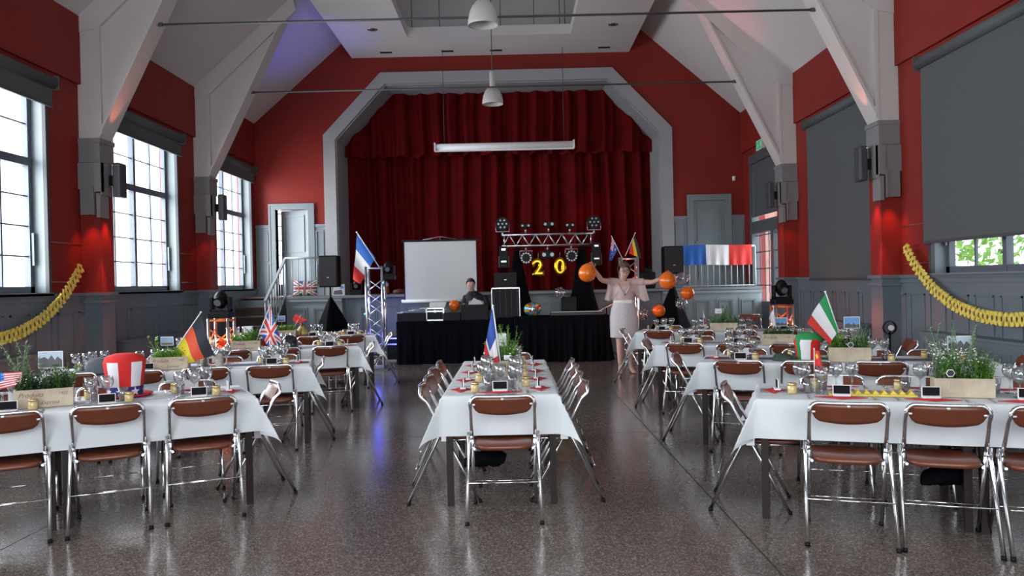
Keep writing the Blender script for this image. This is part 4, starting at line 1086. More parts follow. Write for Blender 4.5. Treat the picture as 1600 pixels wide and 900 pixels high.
flag('hand_flag', 'small red flag on a pale stick above the rear left table', at(457, 516, Y), at(470, 492, Y), [at(463, 506, Y), at(457, 499, Y), at(462, 490.5, Y), at(480, 500, Y)], lambda u, v: 1 if abs(u - .5) + abs(v - .45) < .1 else 0, [fR, fG], 16, 16, .006, .003)

# hats, helmet, tagine, stein
def spot_on(r, px, py, tmin=.1):
    s, t = to_local(r, atz(px, py, TOP)); t = min(max(t, tmin), r['W'] - .12); q = loc(r, s, t); return q
q = spot_on(L1, 196, 619, .16); OBST.append((q.x, q.y, .15))
t = thing('striped_top_hat', 'tall felt top hat with red and white stripes on the front left table', 'hat', (q.x, q.y, TOP + .002), R(-10))
bm = nb(); lathe(bm, [(.115, 0), (.12, .075)], 40, fn=lambda i, k: 0, cap=False); obj('band', bm, NAVY, t)
bm = nb(); lathe(bm, [(.12, .075), (.127, .14), (.138, .21), (.140, .25), (.125, .285), (.07, .305), (.002, .31)], 40, fn=lambda i, k: (0 if (k // 4) % 2 == 0 else 1) if i < 3 else 0, cap=False); obj('crown', bm, [REDF, WHF], t)
bm = nb(); lathe(bm, [(.10, .0), (.17, .004), (.185, .014), (.183, .018), (.115, .01)], 40, cap=False); obj('brim', bm, REDF, t)
for k in range(8):
    bm = nb(); a = k * PI / 4 + PI / 8; c_ = Vector((math.cos(a) * .121, math.sin(a) * .121, .04)); tn = Vector((-math.sin(a), math.cos(a), 0)); up_ = Vector((0, 0, 1)); nr = Vector((math.cos(a), math.sin(a), 0)) * .002
    f = bm.faces.new([bm.verts.new(c_ + nr + tn * math.sin(j * PI / 5) * (.034 if j % 2 == 0 else .015) + up_ * math.cos(j * PI / 5) * (.034 if j % 2 == 0 else .015)) for j in range(10)])
    obj('star', bm, WHF, t)
q = spot_on(L2, 141, 590, .10); OBST.append((q.x, q.y, .17))
t = thing('felt_hat', 'grey pinched felt hat on the second left table', 'hat', (q.x, q.y, TOP + .002), .3)
bm = nb(); lathe(bm, [(.11, .0), (.108, .05), (.10, .10), (.085, .14), (.05, .152), (.002, .135)], 32, cap=False)
for v in bm.verts:
    if v.co.z > .08: v.co.y *= 1 - .35 * (v.co.z - .08) / .07; v.co.z -= .03 * math.exp(-(v.co.y / .02) ** 2)
    v.co.x *= 1.15
obj('crown', bm, GRYF, t)
bm = nb(); lathe(bm, [(.10, .0), (.15, .004), (.165, .02), (.163, .023), (.12, .01)], 32, cap=False)
for v in bm.verts: v.co.x *= 1.1
obj('brim', bm, GRYF, t)
q = spot_on(L3, 452, 547, .12); OBST.append((q.x, q.y, .13))
t = thing('police_helmet', 'black domed police helmet at the aisle end of the third left table', 'helmet', (q.x, q.y, TOP + .002), 0)
bm = nb(); lathe(bm, [(.105, .0), (.107, .05), (.098, .10), (.075, .145), (.035, .17), (.002, .176)], 28, cap=False); obj('dome', bm, mat('glossy_black', (.01, .01, .013), .18, coat=.6), t)
bm = nb(); lathe(bm, [(.10, 0), (.145, -.0), (.145, .006), (.108, .014)], 28, cap=False); obj('brim', bm, BLACK, t)
bm = nb(); b2(bm, -.018, -.006, -.118, -.10, .03, .09); b2(bm, .006, .018, -.118, -.10, .03, .09); obj('badge', bm, STEEL, t)
q = spot_on(L4, 472, 527, .16); OBST.append((q.x, q.y, .16))
t = thing('tagine', 'terracotta tagine with a striped conical lid on the rear left table', 'tagine', (q.x, q.y, TOP + .002), 0)
bm = nb(); lathe(bm, [(.09, 0), (.14, .015), (.165, .045), (.16, .05), (.13, .03)], 28, cap=False); obj('dish', bm, TERRA, t)
bm = nb(); lathe(bm, [(.13, .035), (.125, .05), (.08, .11), (.035, .165), (.02, .18), (.03, .20), (.02, .215), (.001, .218)], 32, cap=False, fn=lambda i, k: 1 if (k % 8 == 0 or i > 2) else 0); obj('conical_lid', bm, [TAGY, TERRA], t)
q = spot_on(L2, 343, 574, .12); OBST.append((q.x, q.y, .07))
t = thing('beer_stein', 'stoneware beer mug with pewter lid on the second left table', 'mug', (q.x, q.y, TOP + .002), 0)
bm = nb(); lathe(bm, [(.042, 0), (.044, .01), (.038, .02), (.036, .12), (.038, .125)], 22); obj('body', bm, STONEW, t)
bm = nb(); tube(bm, [(.036, 0, .105), (.065, 0, .10), (.072, 0, .07), (.06, 0, .035), (.036, 0, .03)], .006, 8); obj('handle', bm, STONEW, t)
bm = nb(); lathe(bm, [(.039, .125), (.038, .132), (.02, .15), (.006, .165), (.008, .175), (.001, .18)], 20, cap=False); obj('lid', bm, PEWT, t)
q = spot_on(R2, 1262, 563, .14); OBST.append((q.x, q.y, .14))
t = thing('striped_top_hat', 'floppy green, white and red felt hat on the second right table', 'hat', (q.x, q.y, TOP + .002), 0)
bm = nb(); lathe(bm, [(.095, 0), (.10, .08), (.115, .16), (.118, .19), (.12, .22), (.09, .25), (.002, .24)], 30, cap=False, fn=lambda i, k: 2 if i >= 3 else (0 if 18 <= k < 22 else (1 if k >= 22 and k < 27 else (2 if k in (27, 28, 29, 0, 16, 17) else (0 if k < 8 else 1)))))
for v in bm.verts:
    if v.co.z > .17: v.co.x += (v.co.z - .17) * .5; v.co.z -= .4 * max(0, v.co.x - .05)
obj('crown', bm, [WHF, REDF, GRNF], t)
bm = nb(); lathe(bm, [(.09, .0), (.15, .003), (.165, .015), (.162, .019), (.10, .01)], 30, cap=False); obj('brim', bm, GRNF, t)
q = spot_on(R2, 1223, 563, .14); OBST.append((q.x, q.y, .10))
bm = nb(); lathe(bm, [(.09, 0), (.092, .02), (.07, .05), (.03, .062), (.001, .064)], 20, cap=False); tube(bm, [(-.02, -.07, .012), (-.02, -.14, .004)], [.05, .03], 8)
tag(obj('flat_cap', bm, mat('moss_felt', (.03, .06, .045), .85), loc=(q.x, q.y, TOP + .002), rotz=.3), 'dark green cloth cap beside the striped hat on second right table', 'hat')
q = spot_on(L4, 526, 527, .2); OBST.append((q.x, q.y, .13))
t = thing('bread_basket', 'small basket of bread rolls on the rear left table', 'basket', (q.x, q.y, TOP + .002), .2)
bm = nb(); lathe(bm, [(.07, 0), (.10, .03), (.105, .045), (.10, .046), (.07, .012)], 20, cap=False)
for v in bm.verts: v.co.x *= 1.5
obj('basket', bm, TAGY, t); bm = nb()
for k in range(6): ball(bm, (-.11 + (k % 3) * .10, -.03 + .06 * (k // 3), .045), .042, 10, sc=(1.15, .85, .7))
obj('bread_roll', bm, mat('bread_crust', (.50, .25, .09), .7, noise=.25, nscale=18), t)
# folded yellow garland on the front right table
q = spot_on(R1, 1362, 621, .10); rz = rotz_for(R1['n'])
bm = nb()
for k in range(9):
    x = -.20 + k * .05
    prism(bm, [(x, 0), (x + .03, .035), (x + .06, 0), (x + .03, .006)], -.03 + .01 * (k % 2), .05, 'y')
prism(bm, [(-.24, 0), (.26, 0), (.26, .012), (-.24, .012)], -.05, .06, 'y')
q = w3(R1, to_local(R1, (q.x, q.y))[0], .235, TOP + .002)
for k in (-1, 0, 1): a = q.xy + R1['u'] * k * .13; OBST.append((a.x, a.y, .06))
tag(obj('paper_garland', bm, GARL, loc=q, rotz=rz), 'folded yellow paper garland lying on the front right table', 'garland')
# settings
for r in ROWS:
    for (s, t, d, desc) in r['seats']: setting(r, s, t, d, desc)

# ------------------------------------------------------------------ hanging garlands
def garland(label, X, y0, y1, zt, zm, ext):
    t_ = thing('paper_garland', label, 'garland', (X, y0, zt))
    bm = nb(); N = 62
    yc = (y0 + y1) / 2; hw = (y0 - y1) / 2
    pts = []
    for i in range(400):
        y = y0 - (y0 - y1) * i / 399; v = (y - yc) / hw; z = zm + (zt - zm) * (v * v * .65 + .35 * v ** 4); pts.append(Vector((X, y, z)))
    Ls = [0]
    for a, b in zip(pts, pts[1:]): Ls.append(Ls[-1] + (b - a).length)
    n = int(Ls[-1] / .082)
    for k in range(n):
        d = k * .082; i = min(range(400), key=lambda q: abs(Ls[q] - d)); p = pts[i] - Vector((X, y0, zt)); tg = (pts[min(i + 3, 399)] - pts[max(i - 3, 0)]).normalized()
        nz = Vector((1, 0, 0)); vv = nz.cross(tg).normalized()
        seg = 20; L4_ = []
        for side in (-1, 1):
            inn, out_ = [], []
            for j in range(seg):
                a = 2 * PI * j / seg; c_, s_ = math.cos(a), math.sin(a)
                ro = .046 / max(abs(c_), .62) + .016 * max(0, abs(s_) - .5) * (1 + math.cos(6 * a))
                inn.append(bm.verts.new(p + tg * c_ * .020 + vv * s_ * .030 + nz * side * .004)); out_.append(bm.verts.new(p + tg * c_ * min(ro, .046) + vv * s_ * ro * .95 + nz * (side * .010 + .010 * math.sin(4 * a + k))))
            L4_.append((inn, out_))
        for j in range(seg):
            j2 = (j + 1) % seg
            for (A, B) in ((L4_[0][0], L4_[0][1]), (L4_[1][0], L4_[1][1]), (L4_[0][0], L4_[1][0]), (L4_[0][1], L4_[1][1])):
                bm.faces.new((A[j], A[j2], B[j2], B[j]))
    obj('tissue_links', bm, GARL, t_)
garland('yellow tissue garland looped along the left wall', XL + .12, 10.35, 6.4, 1.82, 1.00, 0)
garland('yellow tissue garland looped along the right wall under the window', XR - .12, 10.25, 6.2, 1.84, 1.02, 0)
# ------------------------------------------------------------------ trusses, lights, speakers
def truss(name, label, x, y, h, w_=.29, brace=ALU, tri=False):
    t = thing(name, label, 'truss', (x, y, 0)); r_ = .022
    cs = [(-w_ / 2, -w_ / 2), (w_ / 2, -w_ / 2), (w_ / 2, w_ / 2), (-w_ / 2, w_ / 2)]
    for c in cs:
        bm = nb(); tube(bm, [(c[0], c[1], .02), (c[0], c[1], h)], r_, 8); obj('upright', bm, ALU, t)
    bm = nb()
    for i in range(4):
        a, b = cs[i], cs[(i + 1) % 4]; z = .08; k = 0
        while z < h - .25:
            p, q = (a, b) if k % 2 == 0 else (b, a); tube(bm, [(p[0], p[1], z), (q[0], q[1], z + .22)], .010, 6); z += .22; k += 1
        for z in (.05, h - .03): tube(bm, [(a[0], a[1], z), (b[0], b[1], z)], .014, 6)
    obj('bracing', bm, brace, t)
    bm = nb(); b2(bm, -.22, .22, -.22, .22, 0, .02); obj('base_plate', bm, STEEL, t)
    return t
def moving_head(label, p, s=1.0):
    t = thing('moving_head_light', label, 'stage light', p)
    bm = nb(); box(bm, (0, 0, .045 * s), (.30 * s, .24 * s, .09 * s), bev=.02 * s); obj('base', bm, BLACK, t)
    bm = nb(); 
    for k in (-1, 1): box(bm, (k * .125 * s, 0, .19 * s), (.04 * s, .12 * s, .22 * s), bev=.012 * s)
    box(bm, (0, 0, .105 * s), (.29 * s, .12 * s, .035 * s)); obj('yoke', bm, BLACK, t)
    bm = nb(); ball(bm, (0, 0, .26 * s), .105 * s, 16, sc=(.9, 1, 1.25)); tube(bm, [(0, -.06 * s, .25 * s), (0, -.14 * s, .22 * s)], .07 * s, 14); h = obj('head', bm, BLACK, t)
    bm = nb(); tube(bm, [(0, -.14 * s, .22 * s), (0, -.145 * s, .218 * s)], .05 * s, 14); obj('lens', bm, LENS, h)
    return t
x0 = at(588, 500, 14.4).x
truss('lighting_truss', 'tall silver lattice truss lit blue left of the booth', x0, 14.4, 1.86)
point('truss_glow', (x0, 14.4, .6), 2, (.08, .1, 1)); point('truss_glow', (x0, 14.4, 1.3), 3, (.08, .1, 1)); spot('stage_beam', (x0, 14.5, .35), (x0 + .15, 16.7, .95), 40, (.08, .1, 1), 50, 1)
for k, z in enumerate((1.55, 1.0, .45)):
    bm = nb(); tube(bm, [(0, 0, 0), (0, 0, .03)], .012, 8); tag(obj('indicator_light', bm, BLUEL, loc=(x0 + (-.17 if k % 2 else .17), 14.2, z)), 'tiny glowing blue light on the blue truss, %s' % ['top', 'middle', 'bottom'][k], 'light', 'blue truss lights')
moving_head('dark moving stage light on top of the blue-lit truss', (x0 + .22, 14.5, 1.62), .85)
p = at(557.5, 363, 14.35)
flag('hand_flag', 'large French flag leaning from the blue-lit truss', at(593, 418, 14.35), p, [at(586.5, 403, 14.35), at(558, 364, 14.35), at(552, 437, 14.35), at(563.5, 444, 14.35)], lambda u, v: 0 if u < .36 else (1 if u < .70 else 2), [fBm, fW, fR], 40, 26, .05, .010, 2.4)
x2 = at(984, 500, 14.4).x
truss('lighting_truss', 'silver lattice truss lit red behind the dancing woman', x2, 14.4, 1.93, brace=ALU)
point('truss_glow', (x2, 14.4, 1.6), 5, (1, .12, .05)); point('truss_glow', (x2, 14.4, .9), 4, (1, .12, .05))
flag('hand_flag', 'small Australian flag on the truss behind the woman', at(972, 403, 14.3), at(955.5, 369, 14.3), [at(966, 388, 14.3), at(956, 371, 14.3), at(951.5, 407, 14.3), at(955.5, 408, 14.3)], aussie, [fB, fW, fR], 48, 34, .015, .006)
flag('hand_flag', 'small Belgian flag on the truss behind the woman', at(977, 400, 14.35), at(992.5, 364, 14.35), [at(985, 383, 14.35), at(992, 367, 14.35), at(1003, 404, 14.35), at(983, 396, 14.35)], lambda u, v: 0 if v > .70 else (1 if v > .38 else 2), [fK, fY, fR], 30, 26, .015, .006)
for (px, Y_, h, lab) in ((346, 11.3, 1.10, 'left wall'), (1222, 12.5, 1.08, 'right wall')):
    xx = at(px, 500, Y_).x
    tr_ = truss('lighting_truss', 'short orange-lit lattice truss near the %s' % lab, xx, Y_, h, .27, ORL)
    point('truss_glow', (xx, Y_, .85), 7, (1, .16, .03)); point('truss_glow', (xx, Y_, .4), 4, (1, .16, .03))
    moving_head('black moving stage light on the short truss by the %s' % lab, (xx, Y_, h), 1.0)

def pa_speaker(label, px, pytop, pybot, Y, w_, h, cone_px=None):
    p = at(px, pybot, Y); tz = p.z
    t = thing('loudspeaker', label, 'loudspeaker', p)
    bm = nb(); box(bm, (0, 0, h / 2), (w_, .34, h), bev=.03); cab = obj('cabinet', bm, BLACK, t)
    bm = nb(); box(bm, (0, -.172, h / 2), (w_ - .05, .01, h - .05), bev=.004); obj('grille', bm, mat('speaker_mesh', (.02, .02, .022), .7), t)
    bm = nb(); b2(bm, -.02, .02, -.182, -.177, h * .3, h * .3 + .015); obj('badge', bm, STEEL, t)
    s = thing('speaker_stand', 'black stand and draped cloth under the ' + label.split(',')[0], 'speaker stand', (p.x, p.y, 0))
    bm = nb(); tube(bm, [(0, 0, .02), (0, 0, tz)], .018, 8); obj('pole', bm, BLACK, s)
    for k in range(3):
        a = PI / 2 + k * 2 * PI / 3; bm = nb(); tube(bm, [(0, 0, .75), (math.cos(a) * .5, math.sin(a) * .5, .0)], .012, 6); obj('leg', bm, BLACK, s)
    bm = nb(); n = 3; top = [(0.02 * math.cos(PI / 2 + k * 2 * PI / 3 + PI), .02 * math.sin(PI / 2 + k * 2 * PI / 3 + PI)) for k in range(3)]
    seg = 24; rings = []
    for z, rr in ((tz - .18, .02), (1.0, .22), (.6, .44), (.3, .60), (.02, .74)):
        ring = []
        for k in range(seg):
            a = 2 * PI * k / seg; tri = 1 / max(math.cos(((a - PI / 2 + PI / 3) % (2 * PI / 3)) - PI / 3), .5) * .5
            ring.append(bm.verts.new((rr * tri * math.cos(a) * 1.0, rr * tri * math.sin(a), z)))
        rings.append(ring)
    for i in range(len(rings) - 1):
        for k in range(seg): f = bm.faces.new((rings[i][k], rings[i][(k + 1) % seg], rings[i + 1][(k + 1) % seg], rings[i + 1][k])); f.smooth = True
    obj('drape', bm, BLACKF, s)
pa_speaker('black loudspeaker left of the stage, on a tall stand', 516, 399, 449, 15.6, .37, .62)
pa_speaker('black loudspeaker right of the stage, on a tall stand', 1051, 386, 428, 15.6, .38, .54)

# cross truss with two draped stands
def at_(px, py, Y): return at(px, py, Y)
YT = 15.7
a, b = at(784, 377, YT), at(927, 372, YT)
ctr = (a + b) / 2
t = thing('lighting_truss', 'horizontal silver lattice truss over the keyboard table', 'truss', ctr)
L_ = (b - a).length / 2; hh = .11
bm = nb()
for y in (-.0, .14):
    for z in (-hh, hh): tube(bm, [(-L_, y, z), (L_, y, z)], .018, 8)
obj('chord', bm, ALU, t)
bm = nb(); k = 0; x = -L_ + .02
while x < L_ - .12:
    for y in (0, .14):
        tube(bm, [(x, y, -hh), (x + .13, y, hh)] if k % 2 == 0 else [(x, y, hh), (x + .13, y, -hh)], .009, 6)
    tube(bm, [(x, 0, -hh), (x + .13, .14, -hh)], .008, 6)
    k += 1; x += .13
for x in (-L_ + .05, L_ - .05): tube(bm, [(x, 0, -hh), (x, 0, hh)], .012, 6)
obj('bracing', bm, ALU, t)
for px, lab in ((808, 'left'), (910, 'right')):
    q = at(px, 400, YT); t = thing('truss_stand', 'black draped stand under the %s end of the horizontal truss' % lab, 'stand', (q.x, YT + .07, 0))
    bm = nb(); tube(bm, [(0, 0, .02), (0, 0, ctr.z - hh)], .03, 8); obj('pole', bm, BLACK, t)
    bm = nb()
    for k in range(3): aa = k * 2 * PI / 3; tube(bm, [(0, 0, .5), (math.cos(aa) * .5, math.sin(aa) * .5, 0.02)], .015, 6)
    obj('tripod', bm, BLACK, t)
    bm = nb(); seg = 28; rings = []
    for z, rr in ((2.15, .05), (1.75, .12), (1.3, .2), (.8, .32), (.3, .45), (.03, .5)):
        rings.append([bm.verts.new((rr * math.cos(2 * PI * k / seg) * (1 + .12 * math.sin(k * 1.57)), rr * .6 * math.sin(2 * PI * k / seg), z)) for k in range(seg)])
    for i in range(len(rings) - 1):
        for k in range(seg): f = bm.faces.new((rings[i][k], rings[i][(k + 1) % seg], rings[i + 1][(k + 1) % seg], rings[i + 1][k])); f.smooth = True
    obj('drape', bm, BLACKF, t)
def par(label, px, py, Y, r_=.13, n=7, clampz=0):
    p = at(px, py, Y); t = thing('led_spotlight', label, 'stage light', p)
    bm = nb(); tube(bm, [(0, -.05, 0), (0, .10, 0)], r_, 20); body = obj('body', bm, BLACK, t)
    for k in range(n):
        if n == 7: (lx, lz) = (0, 0) if k == 6 else (.6 * r_ * math.cos(k * PI / 3), .6 * r_ * math.sin(k * PI / 3))
        else: lx, lz = .78 * r_ * math.cos(2 * PI * k / n), .78 * r_ * math.sin(2 * PI * k / n)
        bm = nb(); tube(bm, [(lx, -.056, lz), (lx, -.05, lz)], r_ * .15, 10); obj('lens', bm, LENS, body)
    bm = nb(); s = -1 if clampz > 0 else 1
    tube(bm, [(-r_, .02, 0), (-r_, .02, s * -r_ * 1.15), (r_, .02, s * -r_ * 1.15), (r_, .02, 0)], .010, 6); tube(bm, [(0, .02, s * -r_ * 1.15), (0, .02, s * -r_ * 1.75)], .018, 8); obj('yoke', bm, STEEL, t)
    return t
par('round black LED spotlight above the left end of the horizontal truss', 785, 350, YT)
par('round black LED spotlight above the right end of the horizontal truss', 928, 347, YT)
par('large ringed spotlight hanging left under the horizontal truss', 822, 403, YT, .12, 12, 1)
par('large ringed spotlight hanging right under the horizontal truss', 893, 400, YT, .12, 12, 1)
def fx(label, px, py, Y, w_, h_, up=True):
    p = at(px, py, Y); t = thing('effect_light', label, 'stage light', p)
    bm = nb(); box(bm, (0, 0, 0), (w_, .18, h_), bev=.012); bd = obj('body', bm, BLACK, t)
    for x in (-.3, .3):
        bm = nb(); tube(bm, [(x * w_, -.095, 0), (x * w_, -.088, 0)], h_ * .28, 10); obj('lens', bm, LENS, bd)
    bm = nb(); s = -1 if up else 1; tube(bm, [(0, 0, s * h_ / 2), (0, 0, s * (h_ / 2 + .10))], .018, 8); obj('clamp', bm, STEEL, t)
fx('flat black effect light second from left on the horizontal truss', 821, 353, YT, .20, .08); fx('flat black effect light at the middle above the horizontal truss', 857, 350.5, YT, .22, .10)
fx('flat black effect light fourth from left on the horizontal truss', 890, 352, YT, .18, .08); fx('dark effect box hanging under the middle of the horizontal truss', 856, 398, YT, .26, .14, False)
def pillar(label, px, py0, py1, Y, w_):
    a_ = at(px, py1, Y); h_ = (py1 - py0) / F * Y; t = thing('scanner_light', label, 'stage light', a_)
    bm = nb(); box(bm, (0, 0, h_ / 2), (w_, .16, h_), bev=.012); bd = obj('body', bm, BLACK, t)
    bm = nb(); box(bm, (.0, -.09, h_ * .85), (.09, .04, .05), bev=.01); obj('mirror', bm, CHROME, bd)
    bm = nb(); box(bm, (0, -.083, h_ * .3), (.10, .006, .03)); obj('badge', bm, STEEL, bd)
    bm = nb(); b2(bm, -w_ / 2 - .02, -w_ / 2, -.04, .04, h_ * .05, h_ * .55); b2(bm, w_ / 2, w_ / 2 + .02, -.04, .04, h_ * .05, h_ * .55); obj('bracket', bm, DARK, t)
pillar('tall black scanner light hanging at the left end of the truss', 787.5, 385, 419, YT - .05, .17); pillar('tall black scanner light hanging at the right end of the truss', 932, 379, 415, YT - .05, .17)
# gold number balloons
for ch, px, py, lab in (('2', 841, 419, 'gold foil balloon shaped like the digit two'), ('0', 875, 417.5, 'gold foil balloon shaped like the digit zero')):
    p = at(px, py, YT - .12); t = thing('number_balloon', lab, 'balloon', p)
    lettering(ch, .40, GOLD, t, (0, 0, 0), extrude=.004, bevel=.042, offset=-.004, name='foil_body', res=6)
    bm = nb(); tube(bm, [(0, .02, .14), (0.01, .05, .30)], .002, 4); obj('string', bm, CARDW, t)
# projection screen on tripod
YS = 16.2
a = at(630, 375, YS); b = at(747, 471, YS); cx = (a.x + b.x) / 2; zt = at(690, 375, YS).z; zb = at(690, 469, YS).z; w_ = (b.x - a.x)
t = thing('projection_screen', 'white portable projection screen on a thin tripod before the stage', 'projection screen', (cx, YS, 0))
bm = nb(); b2(bm, -w_ / 2 + .015, w_ / 2 - .015, -.004, .004, zb, zt - .02); sc_ = obj('screen_sheet', bm, SCRN, t)
bm = nb(); b2(bm, -w_ / 2 - .03, w_ / 2 + .03, -.012, .012, zt - .03, zt + .01); b2(bm, -w_ / 2, -w_ / 2 + .02, -.006, .003, zb, zt); b2(bm, w_ / 2 - .02, w_ / 2, -.006, .003, zb, zt); obj('black_edging', bm, BLACK, t)
bm = nb(); tube(bm, [(-w_ / 2 - .06, 0, zb - .01), (w_ / 2 + .06, 0, zb - .01)], .035, 12); obj('screen_case', bm, WHITEP, t)
bm = nb(); tube(bm, [(0, .05, .5), (0, .05, zt + .07)], .014, 8); tube(bm, [(-.35, .02, zt + .01), (0, .03, zt + .07), (.35, .02, zt + .01)], .006, 5)
for k in range(3): aa = PI / 2 + k * 2 * PI / 3; tube(bm, [(0, .05, .62), (.34 * math.cos(aa), .05 + .30 * math.sin(aa), .01)], .010, 6)
obj('tripod', bm, STEEL, t)

# ------------------------------------------------------------------ the booth
def draped(name, label, pxa, pxb, pyt, Y, dep, tilt=0.0, wav=.03, ytop=None):
    a = at(pxa, pyt, Y); b = at(pxb, pyt, Y); zt = ytop or a.z
    w_ = b.x - a.x; t = thing(name, label, 'table', ((a.x + b.x) / 2, Y + dep / 2, 0))
    bm = nb(); b2(bm, -w_ / 2 + .02, w_ / 2 - .02, -dep / 2 + .02, dep / 2 - .02, zt - .04, zt - .012); obj('tabletop', bm, TTOP, t)
    for sx in (-1, 1):
        for sy in (-1, 1): bm = nb(); tube(bm, [(sx * (w_ / 2 - .08), sy * (dep / 2 - .08), 0), (sx * (w_ / 2 - .08), sy * (dep / 2 - .08), zt - .04)], .018, 6); obj('leg', bm, TLEG, t)
    bm = nb(); nx = 120; rows_ = []
    per = []
    for i in range(nx + 1): per.append((-w_ / 2 + w_ * i / nx, -dep / 2, 0, -1))
    for i in range(1, 30): per.append((w_ / 2, -dep / 2 + dep * i / 30, 1, 0))
    per = [(-w_ / 2, dep / 2 - dep * i / 30, -1, 0) for i in range(0, 30)] + per
    for j in range(9):
        f_ = j / 8; z = zt - (zt - .01) * f_; rr = []
        for i, (x, y, nx_, ny_) in enumerate(per):
            o_ = .02 * f_ + wav * f_ * (math.sin(i * .33 + 2 * f_ + math.sin(i * .11) * 2) + .5 * math.sin(i * .81)); rr.append(bm.verts.new((x + nx_ * o_, y + ny_ * o_, z)))
        rows_.append(rr)
    for j in range(8):
        for i in range(len(per) - 1): f = bm.faces.new((rows_[j][i], rows_[j][i + 1], rows_[j + 1][i + 1], rows_[j + 1][i])); f.smooth = True
    b2(bm, -w_ / 2, w_ / 2, -dep / 2, dep / 2, zt - .010, zt)
    obj('black_cloth', bm, BLACKF, t); return zt, t
zb1, _ = draped('disco_table', 'table draped in black cloth with cases, before the projection screen', 619, 776, 503, 15.1, .46)
zb2, tb2 = draped('keyboard_table', 'black-draped table with keyboard under the horizontal truss', 803, 952, 495, 15.0, .55, wav=.055)
zb3, _ = draped('rack_table', 'low black-draped table between the two disco tables', 777, 801, 497, 15.12, .6)
def case(name, label, px, py0, py1, Y, w_, d_, trim=True, cat='case', m=BLACK, z0=None):
    b = at(px, py1, Y); h_ = (py1 - py0) / F * Y; z = b.z if z0 is None else z0
    t = thing(name, label, cat, (b.x, Y + d_ / 2, z))
    bm = nb(); b2(bm, -w_ / 2, w_ / 2, -d_ / 2, d_ / 2, 0, h_, bev=.006); obj('body', bm, m, t)
    if trim:
        bm = nb(); e = .026
        for sx in (-1, 1):
            for sy in (-1, 1): box(bm, (sx * w_ / 2, sy * d_ / 2, h_ / 2), (e, e, h_))
            for z_ in (0 + e / 2, h_ - e / 2, h_ * .72): box(bm, (sx * w_ / 2, 0, z_), (e, d_, e))
        for z_ in (e / 2, h_ - e / 2, h_ * .72): box(bm, (0, -d_ / 2, z_), (w_, e, e)); 
        for z_ in (e / 2, h_ - e / 2): box(bm, (0, d_ / 2, z_), (w_, e, e))
        obj('metal_edging', bm, ALU, t)
        bm = nb(); box(bm, (0, -d_ / 2 - .012, h_ * .72), (.05, .012, .05), bev=.004); obj('latch', bm, CHROME, t)
    return t, h_
c_, h_ = case('flight_case', 'tall black flight case with metal edges beside the disco table', 627, 524, 560, 16.0, .74, .5, z0=0.0)
case('flight_case', 'white-edged black case standing on the disco table', 680, 482, 502.5, 15.2, .33, .3, z0=zb1)
case('record_case', 'low black case full of discs at the left end of the disco table', 643, 489, 502, 15.12, .55, .4, False, z0=zb1)
case('equipment_case', 'low black box between white-edged case and mixer', 706, 490, 502, 15.15, .33, .3, False, z0=zb1)
case('mixer_case', 'black mixer case with slanting panel before the seated man', 742, 478, 502, 15.14, .52, .34, False, z0=zb1)
for k in range(7):
    p = at(626 + k * 6, 488.5, 15.25); bm = nb(); box(bm, (0, 0, .006), (.12, .13, .012), rot=Matrix.Rotation(.3 * math.sin(k * 2), 3, 'Z'))
    tag(obj('disc_sleeve', bm, [CARDW, CARDP, CARDD][k % 3], loc=(p.x, 15.22 + .02 * (k % 3), zb1 + 13 / F * 15.12 + .002 + .0125 * k)), 'paper disc sleeve in the heap on the record case', 'disc sleeve', 'disc sleeves on the record case')
p = at(684, 482, 15.3); bm = nb(); prism(bm, [(-.16, 0), (.14, 0), (.17, .10), (-.15, .10)], 0, .12, 'y'); tag(obj('paper_tray', bm, WHITEP, loc=(p.x, 15.27, zb1 + 20.5 / F * 15.2 + .002)), 'white plastic tray on top of the white-edged case', 'tray')
# rack with laptop
t, hr = case('equipment_rack', 'ribbed black equipment rack with metal edges beside the seated man', 791, 457, 504, 15.2, .52, .45, False, z0=zb3)
bm = nb()
for k in range(5): b2(bm, -.22 + k * .11 - .003, -.22 + k * .11 + .003, -.232, -.224, .03, hr - .04)
obj('panel_ribs', bm, DARK, t)
bm = nb(); box(bm, (0, -.225, hr - .01), (.54, .03, .022)); box(bm, (-.265, -.225, hr / 2), (.012, .03, hr)); box(bm, (.265, -.225, hr / 2), (.012, .03, hr)); obj('metal_edging', bm, STEEL, t)
t2 = thing('laptop', 'open black laptop seen from behind, on the equipment rack', 'laptop', (t.location.x, 15.2 + .2, zb3 + hr + .002))
bm = nb(); box(bm, (0, .02, .01), (.42, .28, .02), bev=.004); obj('base', bm, BLACK, t2)
bm = nb(); box(bm, (0, -.125, .15), (.43, .012, .27), bev=.004); l_ = obj('screen', bm, BLACK, t2); bm = nb(); box(bm, (0, -.132, .15), (.05, .002, .008)); obj('badge', bm, STEEL, l_)
